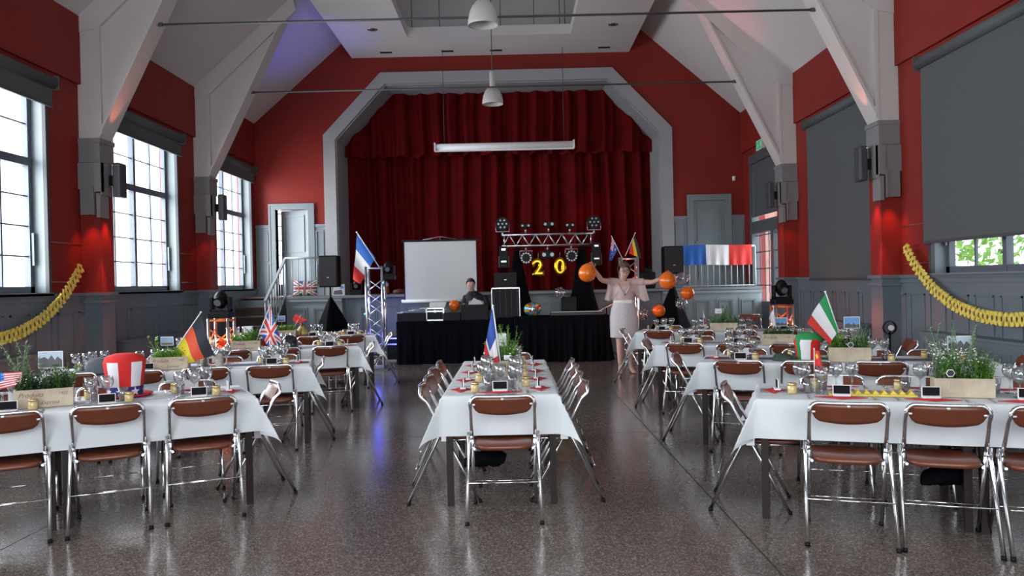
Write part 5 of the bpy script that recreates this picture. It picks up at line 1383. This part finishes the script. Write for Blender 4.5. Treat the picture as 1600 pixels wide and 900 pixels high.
# keyboard and bits
a = at(860, 492, 15.05); b = at(945, 489, 15.05)
t = thing('keyboard', 'long grey electronic keyboard on the black-draped table', 'keyboard', ((a.x + b.x) / 2, 15.2, zb2 + .002)); wk = b.x - a.x
bm = nb(); b2(bm, -wk / 2, wk / 2, -.14, .16, 0, .055, bev=.008); obj('body', bm, DARK, t)
bm = nb(); b2(bm, -wk / 2 + .03, wk / 2 - .03, .0, .14, .055, .066); obj('white_keys', bm, WHITEP, t)
t = thing('music_stand', 'tilted silver music stand beside the keyboard table', 'stand', (at(948, 480, 15.3).x, 15.35, 0))
bm = nb(); box(bm, (0, 0, 1.02), (.40, .32, .015), rot=Matrix.Rotation(-.45, 3, 'Y')); obj('desk', bm, ALU, t)
bm = nb(); tube(bm, [(0, 0, .02), (0, 0, 1.0)], .012, 6)
for k in range(3): aa = k * 2 * PI / 3; tube(bm, [(0, 0, .25), (.25 * math.cos(aa), .25 * math.sin(aa), .01)], .009, 6)
obj('post', bm, BLACK, t)
def small_monitor(label, px, py, Y, w_, h_):
    p = at(px, py, Y); t = thing('monitor', label, 'monitor', p); bm = nb(); box(bm, (0, 0, h_ / 2), (w_, .03, h_), bev=.006); obj('panel', bm, BLACK, t)
    bm = nb(); box(bm, (0, .03, -.0), (.12, .14, .02)); obj('foot', bm, BLACK, t)
small_monitor('dark monitor standing behind the keyboard', 889, 491, 15.45, .30, .34)
# balloons
def balloon(label, p, r_, m=ORB, tail=Vector((0, 0, -1)), sx=1, extra=None, string=None):
    t = thing('balloon', label, 'balloon', p); bm = nb()
    ax = Vector(tail).normalized(); q = ax.to_track_quat('-Z', 'Y').to_matrix()
    bmesh.ops.create_uvsphere(bm, u_segments=24, v_segments=18, radius=r_, matrix=Matrix.Identity(4))
    for v in bm.verts:
        if v.co.z < 0: v.co.z *= 1.18; k = 1 - .12 * (-v.co.z / r_) ** 2; v.co.x *= k; v.co.y *= k
        v.co = q @ v.co
    for f in bm.faces: f.smooth = True
    obj('skin', bm, m, t, norm=False)
    bm = nb(); c_ = ax * r_ * 1.17; tube(bm, [c_ * .98, c_ * 1.06, c_ * 1.10], [.004, .006, .012], 8); obj('knot', bm, m if m is not BALC else CARDW, t)
    if string:
        bm = nb(); tube(bm, [c_ * 1.08, (c_ * 1.08 + (Vector(string) - Vector(p))) / 2 + Vector((0, 0, -.02)), Vector(string) - Vector(p)], .0025, 4); obj('string', bm, GARL, t)
    if extra == 'dots':
        bm = nb()
        for k in range(26):
            a = k * 2.399; z = 1 - 2 * (k + .5) / 26; rr = math.sqrt(1 - z * z); d = Vector((rr * math.cos(a), rr * math.sin(a), z)); bmesh.ops.create_icosphere(bm, subdivisions=1, radius=r_ * .09, matrix=Matrix.Translation(d * r_ * .97) )
        obj('printed_dots', bm, CARDW, t)
    return t
balloon('orange balloon on the stage side of the disco table, by the white-edged case', at(710, 477, 15.45), .105)
balloon('clear dotted balloon floating above the keyboard', at(875, 457, 15.3), .105, BALC, extra='dots')
balloon('orange balloon second from right beside the draped speaker stand', at(1030, 485.5, 14.8), .115, ORB, (-1, 0, .1), string=at(1003, 481, 14.8))
balloon('clear dotted balloon tied right of the woman', at(1005, 491, 14.8), .105, BALC, (-.2, 0, 1), extra='dots', string=at(1003, 480, 14.8))
balloon('orange balloon at the far right above a white balloon', at(1075, 458, 14.9), .12, ORB, (-1, 0, .1), string=at(1058, 462, 14.9))
balloon('white dotted balloon beside the draped speaker stand', at(1065, 474, 14.9), .11, BALC, (-.3, 0, 1), extra='dots')
# foil ball with 20
p = at(832, 483, 14.98); t = thing('foil_balloon', 'round multicoloured foil balloon printed with 20, on the black table', 'balloon', p)
bm = nb(); ball(bm, (0, 0, 0), .165, 28, sc=(1, .62, .78))
for f in bm.faces:
    c_ = f.calc_center_median(); a = math.atan2(c_.z, c_.x); r_ = math.hypot(c_.x, c_.z)
    f.material_index = 0 if r_ < .085 else (1 + int((a + PI) * 2.2) % 4)
obj('foil', bm, [mat('foil_silver', (.75, .76, .8), .2, .9), mat('foil_yellow', (.85, .6, .05), .2, .6), mat('foil_blue', (.05, .25, .7), .2, .6), mat('foil_green', (.08, .45, .25), .2, .6), mat('foil_red', (.6, .06, .08), .2, .6)], t)
lettering('20', .13, BLACK, t, (0, -.106, -.0), extrude=.003)

# things on the stage edge
def onstage(px, Y): return at(px, 460, Y).x
x = onstage(477, 16.8); t = thing('cushion', 'Union flag cushion standing on the stage edge by the steps', 'cushion', (x, 16.85, STZ))
bm = nb(); nx, ny = 56, 36; Wc, Hc = .27, .165
for side in (-1, 1):
    G = []
    for j in range(ny + 1):
        rr = []
        for i in range(nx + 1):
            u, v = i / nx * 2 - 1, j / ny * 2 - 1; th_ = .075 * (1 - u ** 4) ** .5 * (1 - v ** 4) ** .5
            pin = 1 - .06 * (1 - abs(v)) ** 1 * abs(u) ** 3; pin2 = 1 - .07 * (1 - abs(u)) * abs(v) ** 3
            rr.append(bm.verts.new((u * Wc * pin, side * th_ + .05 * v, Hc + v * Hc * pin2)))
        G.append(rr)
    for j in range(ny):
        for i in range(nx):
            f = bm.faces.new((G[j][i], G[j][i + 1], G[j + 1][i + 1], G[j + 1][i])); f.smooth = True; f.material_index = union((i + .5) / nx, (j + .5) / ny)
bmesh.ops.remove_doubles(bm, verts=bm.verts[:], dist=.0005)
obj('cover', bm, [mat('cushion_blue', (.05, .07, .16), .9), mat('cushion_cream', (.6, .56, .46), .9), mat('cushion_red', (.28, .04, .05), .9)], t)
x = onstage(529, 16.8); t = thing('picture_card', 'folded white picture card leaning behind the left loudspeaker', 'card', (x, 16.85, STZ))
bm = nb(); prism(bm, [(-.14, 0), (.12, 0), (.12, .24), (-.10, .20)], -.005, .005, 'y'); cd = obj('card', bm, CARDW, t); bm = nb(); prism(bm, [(-.12, .02), (.08, .02), (.06, .12), (-.10, .10)], -.008, -.005, 'y'); prism(bm, [(.02, .14), (.10, .14), (.10, .2), (.03, .2)], -.008, -.005, 'y', 1); obj('picture', bm, [CARDD, SKYB], cd)
moving_head('black moving stage light on the stage floor behind the French flag', (onstage(558, 16.9), 16.9, STZ), .85)
x = onstage(603, 16.8); t = thing('figurine', 'small pale and brown doll on the stage behind the blue-lit truss', 'ornament', (x, 16.9, STZ))
bm = nb(); lathe(bm, [(.07, 0), (.075, .05), (.05, .14), (.03, .16)], 14); obj('body', bm, TERRA, t); bm = nb(); ball(bm, (0, 0, .20), .05, 12); obj('head', bm, SKINP, t); bm = nb(); ball(bm, (0, .012, .215), .052, 12); obj('hair', bm, fBm, t)
x = onstage(623, 16.8); bm = nb(); lathe(bm, [(.06, 0), (.13, .01), (.15, .05), (.10, .10), (.02, .11)], 18)
tag(obj('covered_basket', bm, mat('dark_red_basket', (.12, .03, .025), .6), loc=(x, 16.9, STZ)), 'dark red rounded basket on the stage left of the screen', 'basket')
x = onstage(1013, 16.8); t = thing('gear_bag', 'black tall gear bag on the stage to the right of the woman', 'bag', (x, 16.9, STZ))
bm = nb(); box(bm, (0, 0, .18), (.34, .2, .36), bev=.05); box(bm, (.02, 0, .37), (.16, .12, .12), bev=.03); obj('body', bm, BLACK, t)
bm = nb(); tube(bm, [(-.05, 0, .42), (-.03, 0, .50), (.04, 0, .50), (.07, 0, .42)], .008, 6); obj('handle', bm, BLACK, t)
for px, lab in ((938, 'left'), (700, 'far left')): pass
# draped flag over the right railing
a = at(1070, 388, STY - .02); b = at(1178, 384, STY - .02)
x0_, x1_ = 3.58, 5.02
bm = nb(); nx, nz = 72, 16; G = []
for j in range(nz + 1):
    rr = []
    for i in range(nx + 1):
        u = i / nx; v = j / nz; xx = (x0_ - .03 + (x1_ - x0_) * u); zz = .885 - .42 * v; 
        rr.append(bm.verts.new((xx - 4.3 + .03 * v * (u < .05), -.035 + .012 * math.sin(u * 50) * v + .006 * math.sin(u * 19 + v * 3), zz + .01 * math.sin(u * 6))))
    G.append(rr)
for j in range(nz):
    for i in range(nx): f = bm.faces.new((G[j][i], G[j][i + 1], G[j + 1][i + 1], G[j + 1][i])); f.smooth = True; f.material_index = 0 if i < nx / 3 else (1 if i < 2 * nx / 3 else 2)
o = obj('draped_flag', bm, [fBm, fW, fR], loc=(4.3, STY + .05, STZ)); tag(o, 'large French flag draped over the right stage railing', 'flag')
# pedestal fan in front of the right wainscot
p = at(1390, 512, 10.0); t = thing('pedestal_fan', 'black fan with pale hub by the right wall behind the second table', 'fan', (p.x, p.y, 0))
bm = nb(); tube(bm, [(0, 0, .02), (0, 0, p.z - .05)], .014, 8); lathe(bm, [(.16, 0), (.16, .02), (.02, .03)], 18); obj('stand', bm, BLACK, t)
bm = nb(); lathe(bm, [(.08, -.03), (.09, 0), (.08, .03)], 20, cap=False)
for v in bm.verts: v.co = Vector((v.co.x, v.co.z, v.co.y + p.z))
for k in range(16): a = k * PI / 8; tube(bm, [(0.02 * math.cos(a), -.035, p.z + .02 * math.sin(a)), (.08 * math.cos(a), -.03, p.z + .08 * math.sin(a))], .003, 4)
obj('cage', bm, BLACK, t)
bm = nb(); tube(bm, [(0, -.05, p.z), (0, -.03, p.z)], .035, 12); obj('hub', bm, CARDW, t)

# ------------------------------------------------------------------ people
def skin_obj(name, verts, edges, radii, m, parent, root=0, sub=2, merge=None):
    me = bpy.data.meshes.new(name); me.from_pydata([Vector(v) for v in verts], edges, []); o = bpy.data.objects.new(name, me); C.objects.link(o)
    o.parent = parent; me.materials.append(m)
    md = o.modifiers.new('skin', 'SKIN'); md.use_smooth_shade = True; md.branch_smoothing = .6
    for i, r_ in enumerate(radii):
        sv = me.skin_vertices[0].data[i]; sv.radius = (r_, r_) if not isinstance(r_, tuple) else r_; sv.use_root = (i == root)
    s = o.modifiers.new('sub', 'SUBSURF'); s.levels = sub; s.render_levels = sub
    bpy.context.view_layer.update()
    dg = bpy.context.evaluated_depsgraph_get(); me2 = bpy.data.meshes.new_from_object(o.evaluated_get(dg)); me2.name = name
    o.modifiers.clear(); o.data = me2
    for p_ in me2.polygons: p_.use_smooth = True
    return o
def hand(wrist, d, palmn, curl, size, sgn):
    """list of finger chains: from wrist along d, palm normal palmn"""
    d = d.normalized(); pn = (palmn - d * palmn.dot(d)).normalized(); sd = d.cross(pn).normalized() * sgn
    ch = []
    for k, (off, ln) in enumerate(((.030, .070), (.010, .078), (-.010, .072), (-.028, .056))):
        b = wrist + d * .085 * size + sd * off * size; p1 = b + (d * math.cos(curl * .5) + pn * math.sin(curl * .5)) * ln * .45 * size
        p2 = p1 + (d * math.cos(curl * 1.3) + pn * math.sin(curl * 1.3)) * ln * .33 * size; p3 = p2 + (d * math.cos(curl * 2) + pn * math.sin(curl * 2)) * ln * .25 * size
        ch.append([wrist + d * .045 * size + sd * off * .8 * size, b, p1, p2, p3])
    b = wrist + d * .025 * size + sd * .028 * size; p1 = b + (d * .6 + sd * .7 + pn * .3).normalized() * .035 * size; p2 = p1 + (d * .8 + sd * .2 + pn * .6).normalized() * .03 * size
    ch.append([b, p1, p2]); return ch
def build_person(root, J, skin_m, armR, legs=True):
    """J: dict of joints; a single continuous body mesh"""
    V, E, Rr = [], [], []
    def add(p, r_, par=None):
        V.append(Vector(p)); Rr.append(r_); i = len(V) - 1
        if par is not None: E.append((par, i))
        return i
    pel = add(J['pelvis'], (.145, .105)); wa = add(J['waist'], (.125, .095), pel); ch = add(J['chest'], (.15, .11), wa); nk0 = add(J['neckbase'], (.07, .065), ch); nk = add(J['neck'], .052, nk0)
    hd0 = add(J['jaw'], (.060, .068), nk); hd1 = add(J['head'], (.076, .09), hd0); hd2 = add(J['crown'], (.058, .07), hd1)
    for s in ('l', 'r'):
        sh = add(J['sh' + s], .062, ch); ua = add((Vector(J['sh' + s]) + Vector(J['el' + s])) / 2, armR * 1.05, sh); el = add(J['el' + s], armR * .82, ua); fm = add(Vector(J['el' + s]).lerp(Vector(J['wr' + s]), .35), armR * .80, el); wr = add(J['wr' + s], armR * .52, fm)
        wv = Vector(J['wr' + s]); d = Vector(J['ha' + s]) - wv; pm = add(wv + d.normalized() * .05, (.036, .018), wr)
        J['_wr' + s] = (wv, d)
        hp = hand(wv, d, Vector(J['pn' + s]), J['curl' + s], 1.0, J['sg' + s])
        for f_ in hp[:4]:
            a = add(f_[1], .0105, pm); a = add(f_[2], .0095, a); a = add(f_[3], .0085, a); add(f_[4], .0070, a)
        a = add(hp[4][0], .013, pm); a = add(hp[4][1], .011, a); add(hp[4][2], .009, a)
    for s in ('l', 'r'):
        hp = add(J['hip' + s], .088, pel); th = add(Vector(J['hip' + s]).lerp(Vector(J['kn' + s]), .5), .075, hp); kn = add(J['kn' + s], .055, th); cf = add(Vector(J['kn' + s]).lerp(Vector(J['an' + s]), .3), .056, kn); an = add(J['an' + s], .035, cf)
        ft = Vector(J['an' + s]); add(ft + Vector((0, .035, -.05)), .03, an); b = add(ft + Vector((J['toe' + s], -.07, -.055)), (.038, .026), an); add(ft + Vector((J['toe' + s] * 1.6, -.15, -.068)), (.036, .017), b)
    return skin_obj('body', V, E, Rr, skin_m, root)
def face(body, hc, hr, yaw=0.0, glasses=False):
    """facial features facing -Y at head centre hc (in the person's space)"""
    q = Matrix.Rotation(yaw, 3, 'Z'); h = Vector(hc)
    def P(x, y, z): return h + q @ Vector((x, y, z))
    fy = -hr
    for s in (-1, 1):
        bm = nb(); ball(bm, P(s * .030, fy + .012, .0), .0135, 10, sc=(1.2, .7, .7)); ball(bm, P(s * .030, fy + .004, .0), .0065, 8, mi=1); obj('eye', bm, [TEETH, EYEM], body)
        bm = nb(); tube(bm, [P(s * .014, fy + .004, .020), P(s * .030, fy - .002, .026), P(s * .046, fy + .012, .021)], .0035, 6); obj('eyebrow', bm, HAIRB, body)
        bm = nb(); ball(bm, P(s * .077, .005, -.008), .024, 10, sc=(.35, .7, 1.2)); obj('ear', bm, SKINP, body)
    bm = nb(); tube(bm, [P(0, fy + .006, .008), P(0, fy - .012, -.022), P(0, fy - .014, -.030), P(0, fy + .006, -.040)], [.007, .011, .013, .008], 8); obj('nose', bm, SKINP, body)
    bm = nb(); tube(bm, [P(-.026, fy + .010, -.054), P(-.012, fy - .001, -.062), P(0, fy - .003, -.064), P(.012, fy - .001, -.062), P(.026, fy + .010, -.054)], [.003, .007, .009, .007, .003], 8); tube(bm, [P(-.022, fy + .002, -.055), P(-.01, fy - .008, -.061), P(.01, fy - .008, -.061), P(.022, fy + .002, -.055)], .0055, 6, mi=1); obj('mouth', bm, [LIP, TEETH], body)
    if glasses:
        bm = nb()
        for s in (-1, 1):
            ring = [P(s * .031 + .024 * math.cos(a * PI / 8), fy - .014, .0 + .017 * math.sin(a * PI / 8)) for a in range(17)]; tube(bm, ring, .0022, 5, cap=False); tube(bm, [P(s * .055, fy - .012, .004), P(s * .078, .0, .004)], .002, 5)
        tube(bm, [P(-.008, fy - .015, .003), P(.008, fy - .015, .003)], .0022, 5); obj('glasses', bm, BLACK, body)
def hair_cap(body, hc, m, rx, ry, rz_, front, low, vol=0.0, seed=0):
    bm = nb(); h = Vector(hc); bmesh.ops.create_uvsphere(bm, u_segments=28, v_segments=20, radius=1, matrix=Matrix.Identity(4)); random.seed(seed)
    kill = []
    for v in bm.verts:
        x, y, z = v.co
        if (y < -.25 and z < front + .15 * math.sin(x * 5)) or z < low: kill.append(v)
    bmesh.ops.delete(bm, geom=kill, context='VERTS')
    for v in bm.verts:
        x, y, z = v.co; k = 1 + vol * (.5 + .5 * math.sin(x * 9 + y * 7)) * max(0, z + .3) + .03 * math.sin(x * 31 + z * 17); v.co = h + Vector((x * rx * k, y * ry * k, z * rz_ * k))
    for f in bm.faces: f.smooth = True
    obj('hair', bm, m, body)
def loft(name, rings, m, parent, seg=36, pleat=0.0, pf=9, cap=False):
    bm = nb(); G = []
    for (cx_, cy_, cz_, rx, ry) in rings:
        f0 = len(G) / max(1, len(rings) - 1)
        G.append([bm.verts.new((cx_ + rx * math.cos(2 * PI * k / seg) * (1 + pleat * f0 * math.sin(pf * 2 * PI * k / seg)), cy_ + ry * math.sin(2 * PI * k / seg) * (1 + pleat * f0 * math.sin(pf * 2 * PI * k / seg)), cz_)) for k in range(seg)])
    for i in range(len(G) - 1):
        for k in range(seg): f = bm.faces.new((G[i][k], G[i][(k + 1) % seg], G[i + 1][(k + 1) % seg], G[i + 1][k])); f.smooth = True
    if cap: bm.faces.new(G[0][::-1]); bm.faces.new(G[-1])
    return obj(name, bm, m, parent)
def sleeve(name, pts, rs, m, parent, seg=14, flat=1.0):
    bm = nb(); tube(bm, pts, rs, seg, cap=False); return obj(name, bm, m, parent)

# woman, arms spread, balloon in each hand
YW = 12.96; o_ = at(977, 583, YW); WX = o_.x
wm = thing('person', 'smiling barefoot person in pale pink dress, arms spread, holding orange balloons', 'person', (WX, YW, 0))
def rel(px, py, dy=0.0): q = at(px, py, YW + dy); return Vector((q.x - WX, dy, q.z))
hc = rel(975.5, 423.5); hc.y = -.02
J = dict(pelvis=(0, 0, .98), waist=(0, .0, 1.14), chest=(0.0, .0, 1.33), neckbase=(-.01, 0, 1.485), neck=(-.012, -.01, 1.54), jaw=(hc.x, -.035, hc.z - .06), head=(hc.x, -.01, hc.z + .01), crown=(hc.x, .0, hc.z + .075),
         shl=rel(959, 441), ell=rel(940, 438, -.12), wrl=rel(928, 420, -.26), hal=rel(921, 409, -.29), pnl=(.2, -.5, -.5), curll=.8, sgl=1,
         shr=rel(996, 441), elr=rel(1020, 441, -.10), wrr=rel(1036, 434, -.26), har=rel(1044, 429, -.30), pnr=(-.1, -.6, -.4), curlr=.8, sgr=-1,
         hipl=(-.09, 0, .93), knl=(-.085, -.02, .50), anl=(-.075, .0, .085), toel=-.02, hipr=(.10, 0, .93), knr=(.095, -.02, .50), anr=(.095, .03, .085), toer=.03)
body = build_person(wm, J, SKINP, .050)
face(body, (hc.x, -.012, hc.z - .005), .094, 0.05, True)
hair_cap(body, (hc.x, .012, hc.z + .022), HAIRG, .108, .115, .122, .22, -.55, .08, 3)
loft('skirt', [(0, 0, 1.17, .165, .125), (0, 0, 1.05, .205, .15), (0, 0, .92, .225, .165), (0, -.005, .75, .225, .165), (0, -.005, .59, .225, .165)], DRESS, wm, pleat=.03, pf=7)
loft('bodice', [(0, 0, 1.17, .168, .128), (0, 0, 1.28, .185, .14), (0, -.01, 1.38, .19, .142), (0, 0, 1.44, .165, .12), (0, .0, 1.49, .10, .09)], PINK, wm)
loft('belt', [(0, 0, 1.145, .172, .131), (0, 0, 1.15, .176, .134), (0, 0, 1.185, .174, .133), (0, 0, 1.19, .170, .13)], SATIN, wm)
bm = nb(); box(bm, (.03, -.136, 1.168), (.16, .012, .055), bev=.004); obj('belt_panel', bm, SATIN, wm)
for s, sh, el in ((-1, J['shl'], J['ell']), (1, J['shr'], J['elr'])):
    # short fluttering cape sleeve hanging from the upper arm
    bm = nb(); G = []; n = 16
    a0 = Vector((s * .07, -.02, 1.485)); a1 = Vector(sh) + Vector((0, 0, .055)); a2 = Vector(sh).lerp(Vector(el), .45) + Vector((0, 0, .045))
    top = [a0, a0.lerp(a1, .5) + Vector((0, 0, .01)), a1, a1.lerp(a2, .5), a2]
    for yy, sg_ in ((-1, 1), (1, 1)):
        for j, p_ in enumerate(top): pass
    for j in range(9):
        f_ = j / 8; rr = []
        for i in range(n + 1):
            u = i / n; k = min(int(u * 4), 3); tp = top[k].lerp(top[k + 1], u * 4 - k)
            ln = .10 + .26 * math.sin(min(1, u * 1.15) * PI * .62)
            rr.append(bm.verts.new(tp + Vector((s * (.02 + .05 * u) * f_ ** 2, -(.10 - .035 * u) * math.sin(f_ * PI * .5) - .015 * math.sin(u * 11) * f_, -ln * f_ ** 1.25))))
        G.append(rr)
    for j in range(8):
        for i in range(n): f = bm.faces.new((G[j][i], G[j][i + 1], G[j + 1][i + 1], G[j + 1][i])); f.smooth = True
    G2 = []
    for j in range(9):
        f_ = j / 8; rr = []
        for i in range(n + 1):
            u = i / n; k = min(int(u * 4), 3); tp = top[k].lerp(top[k + 1], u * 4 - k); ln = .10 + .26 * math.sin(min(1, u * 1.15) * PI * .62)
            rr.append(bm.verts.new(tp + Vector((s * (.02 + .05 * u) * f_ ** 2, (.10 - .035 * u) * math.sin(f_ * PI * .5) + .015 * math.sin(u * 9) * f_, -ln * f_ ** 1.25))))
        G2.append(rr)
    for j in range(8):
        for i in range(n): f = bm.faces.new((G2[j][i], G2[j][i + 1], G2[j + 1][i + 1], G2[j + 1][i])); f.smooth = True
    obj('flutter_sleeve', bm, PINK, wm)
    e_ = Vector(sh).lerp(Vector(el), .42); sleeve('sleeve', [Vector((s * .05, 0, 1.47)), Vector(sh), Vector(sh).lerp(e_, .6), e_], [.07, .072, .066, .064], PINK, wm)
bm = nb(); tube(bm, [(-.11, -.11, 1.46), (-.06, -.145, 1.36), (0.0, -.158, 1.29)], .016, 8); tube(bm, [(.10, -.11, 1.46), (.06, -.145, 1.36), (0.0, -.158, 1.29)], .016, 8); obj('collar', bm, PINK, wm)
bm = nb()
for k in range(6):
    z0_, z1_ = 1.30 + k * .033, 1.30 + (k + 1) * .033; w0_, w1_ = .010 + k * .013, .010 + (k + 1) * .013; y0_, y1_ = -.158 + k * .008, -.158 + (k + 1) * .008
    quad(bm, [(-w0_, y0_, z0_), (w0_, y0_, z0_), (w1_, y1_, z1_), (-w1_, y1_, z1_)])
    quad(bm, [(-w0_, y0_ + .02, z0_), (w0_, y0_ + .02, z0_), (w1_, y1_ + .02, z1_), (-w1_, y1_ + .02, z1_)])
obj('neckline', bm, SKINP, wm)
bm = nb(); ball(bm, (0.0, -.162, 1.28), .012, 8); obj('button', bm, BLACK, wm)
q = at(917.5, 427, YW - .33); balloon('orange balloon held up in the raised left-hand side hand', q, .140, ORB, (.25, 0, 1))
q = at(1043, 439, YW - .38); balloon('orange balloon held in the hand stretched to the right', q, .135, ORB, (.1, .2, 1))
q = at(1067, 435, YW - .2); balloon('blurred clear balloon beside the woman right hand, tied on a string', q, .11, BALC, (-1, 0, .3), string=at(1049, 432, YW - .3))

# man behind the mixer
YM = 15.75; o_ = at(742, 460, YM); MX = o_.x
mn = thing('person', 'smiling person in black shirt holding papers behind the mixer', 'person', (MX, YM, 0))
def relm(px, py, dy=0.0): q = at(px, py, YM + dy); return Vector((q.x - MX, dy, q.z))
hc = relm(735.5, 445, -.05)
J = dict(pelvis=(0, 0, .85), waist=(0, 0, 1.0), chest=(.0, .0, 1.17), neckbase=(-.04, 0, 1.33), neck=(-.06, -.02, 1.40), jaw=(hc.x, -.07, hc.z - .055), head=(hc.x, -.05, hc.z + .01), crown=(hc.x, -.04, hc.z + .07),
         shl=relm(728, 465), ell=relm(723, 480, -.08), wrl=relm(733, 477, -.27), hal=relm(737, 473, -.32), pnl=(.5, 0, .3), curll=.7, sgl=1,
         shr=relm(757, 465), elr=relm(763, 481, -.08), wrr=relm(756, 477, -.27), har=relm(751, 473, -.32), pnr=(-.5, 0, .3), curlr=.7, sgr=-1,
         hipl=(-.09, 0, .82), knl=(-.10, -.02, .44), anl=(-.10, .0, .085), toel=-.02, hipr=(.09, 0, .82), knr=(.10, -.02, .44), anr=(.10, .0, .085), toer=.02)
body = build_person(mn, J, SKINP, .048)
face(body, (hc.x, -.06, hc.z - .01), .092, 0.0)
hair_cap(body, (hc.x, -.035, hc.z + .025), HAIRB, .090, .102, .104, .34, -.25, .06, 5)
loft('shirt', [(0, 0, .82, .19, .14), (0, 0, 1.0, .20, .14), (0, 0, 1.15, .225, .145), (-.01, 0, 1.27, .20, .13), (-.03, 0, 1.335, .12, .10), (-.04, -.01, 1.37, .075, .075)], SHIRT, mn)
for s in ('l', 'r'):
    sh, el, wr_ = Vector(J['sh' + s]), Vector(J['el' + s]), Vector(J['wr' + s]); sleeve('sleeve', [sh + (Vector((0, 0, sh.z)) - sh) * .35, sh, sh.lerp(el, .5), el, el.lerp(wr_, .9)], [.06, .068, .064, .056, .045], SHIRT, mn)
    sleeve('trouser_leg', [Vector(J['hip' + s]) + Vector((0, 0, .05)), J['hip' + s], J['kn' + s], Vector(J['an' + s]) + Vector((0, 0, -.02))], [.10, .105, .075, .07], TROU, mn)
    bm = nb(); c_ = Vector(J['an' + s]); box(bm, c_ + Vector((0, -.06, -.05)), (.10, .29, .07), bev=.025); obj('shoe', bm, BLACK, mn)
bm = nb(); prism(bm, [(-.10, 1.31), (-.055, 1.36), (-.04, 1.22)], -.145, -.12, 'y'); prism(bm, [(.03, 1.31), (-.01, 1.36), (-.04, 1.22)], -.145, -.12, 'y'); obj('collar', bm, SHIRT, mn)
p = at(745, 474, YM - .40); bm = nb(); box(bm, (0, 0, 0), (.21, .003, .15), rot=Matrix.Rotation(.5, 3, 'Y') @ Matrix.Rotation(-.5, 3, 'X')); tag(obj('paper_sheet', bm, CARDW, loc=p), 'white paper sheet held by the person in the black shirt', 'paper')

for (px, py, Y, lab) in ((758, 716, 5.62, 'black bag tucked under the seat of the camera-end chair, centre table'), (1478, 742, 4.75, 'small black bag under a near chair of the front right table')):
    p = at(px, py, Y); t = thing('hanging_bag', lab, 'bag', p); bm = nb(); bmesh.ops.create_uvsphere(bm, u_segments=20, v_segments=12, radius=1)
    for v in bm.verts:
        x, y, z = v.co; v.co = Vector((x * .15 + .03 * z, y * .07, z * .05 - .03 * x * x * (z < 0) + .012 * math.sin(x * 9 + y * 5)))
    for f in bm.faces: f.smooth = True
    obj('pouch', bm, BLACKF, t); bm = nb(); tube(bm, [(-.10, 0, .03), (-.06, 0, .09), (.06, 0, .09), (.10, 0, .03)], .006, 6); obj('strap', bm, BLACKF, t)
# trees beyond the right windows
for (x, y, h, lab) in ((11.2, 18.2, 4.4, 'leafy tree outside, seen under the half-open right blind'), (13.5, 20.5, 4.6, 'second leafy tree outside, farther behind the right blind'), (11.5, 27.0, 5, 'leafy tree outside beyond the brick wall')):
    t = thing('tree', lab, 'tree', (x, y, -.4))
    bm = nb(); tube(bm, [(0, 0, 0), (.1, 0, h * .5), (0, .1, h * .8)], [.14, .10, .05], 8); obj('trunk', bm, TREAD, t)
    bm = nb(); random.seed(int(y))
    for i in range(850):
        a = random.random() * 2 * PI; z = random.uniform(-1, 1); rr = random.uniform(.5, 1) * math.sqrt(1 - z * z); c_ = Vector((math.cos(a) * rr * 1.5, math.sin(a) * rr * 1.5, h * .62 + z * h * .4)); 
        d = Vector((random.uniform(-1, 1), random.uniform(-1, 1), random.uniform(-1, 1))).normalized() * .13; e = d.orthogonal().normalized() * .07
        bm.faces.new([bm.verts.new(c_ + k_) for k_ in (-d, e, d, -e)])
    obj('foliage', bm, LEAF[3], t, norm=False)
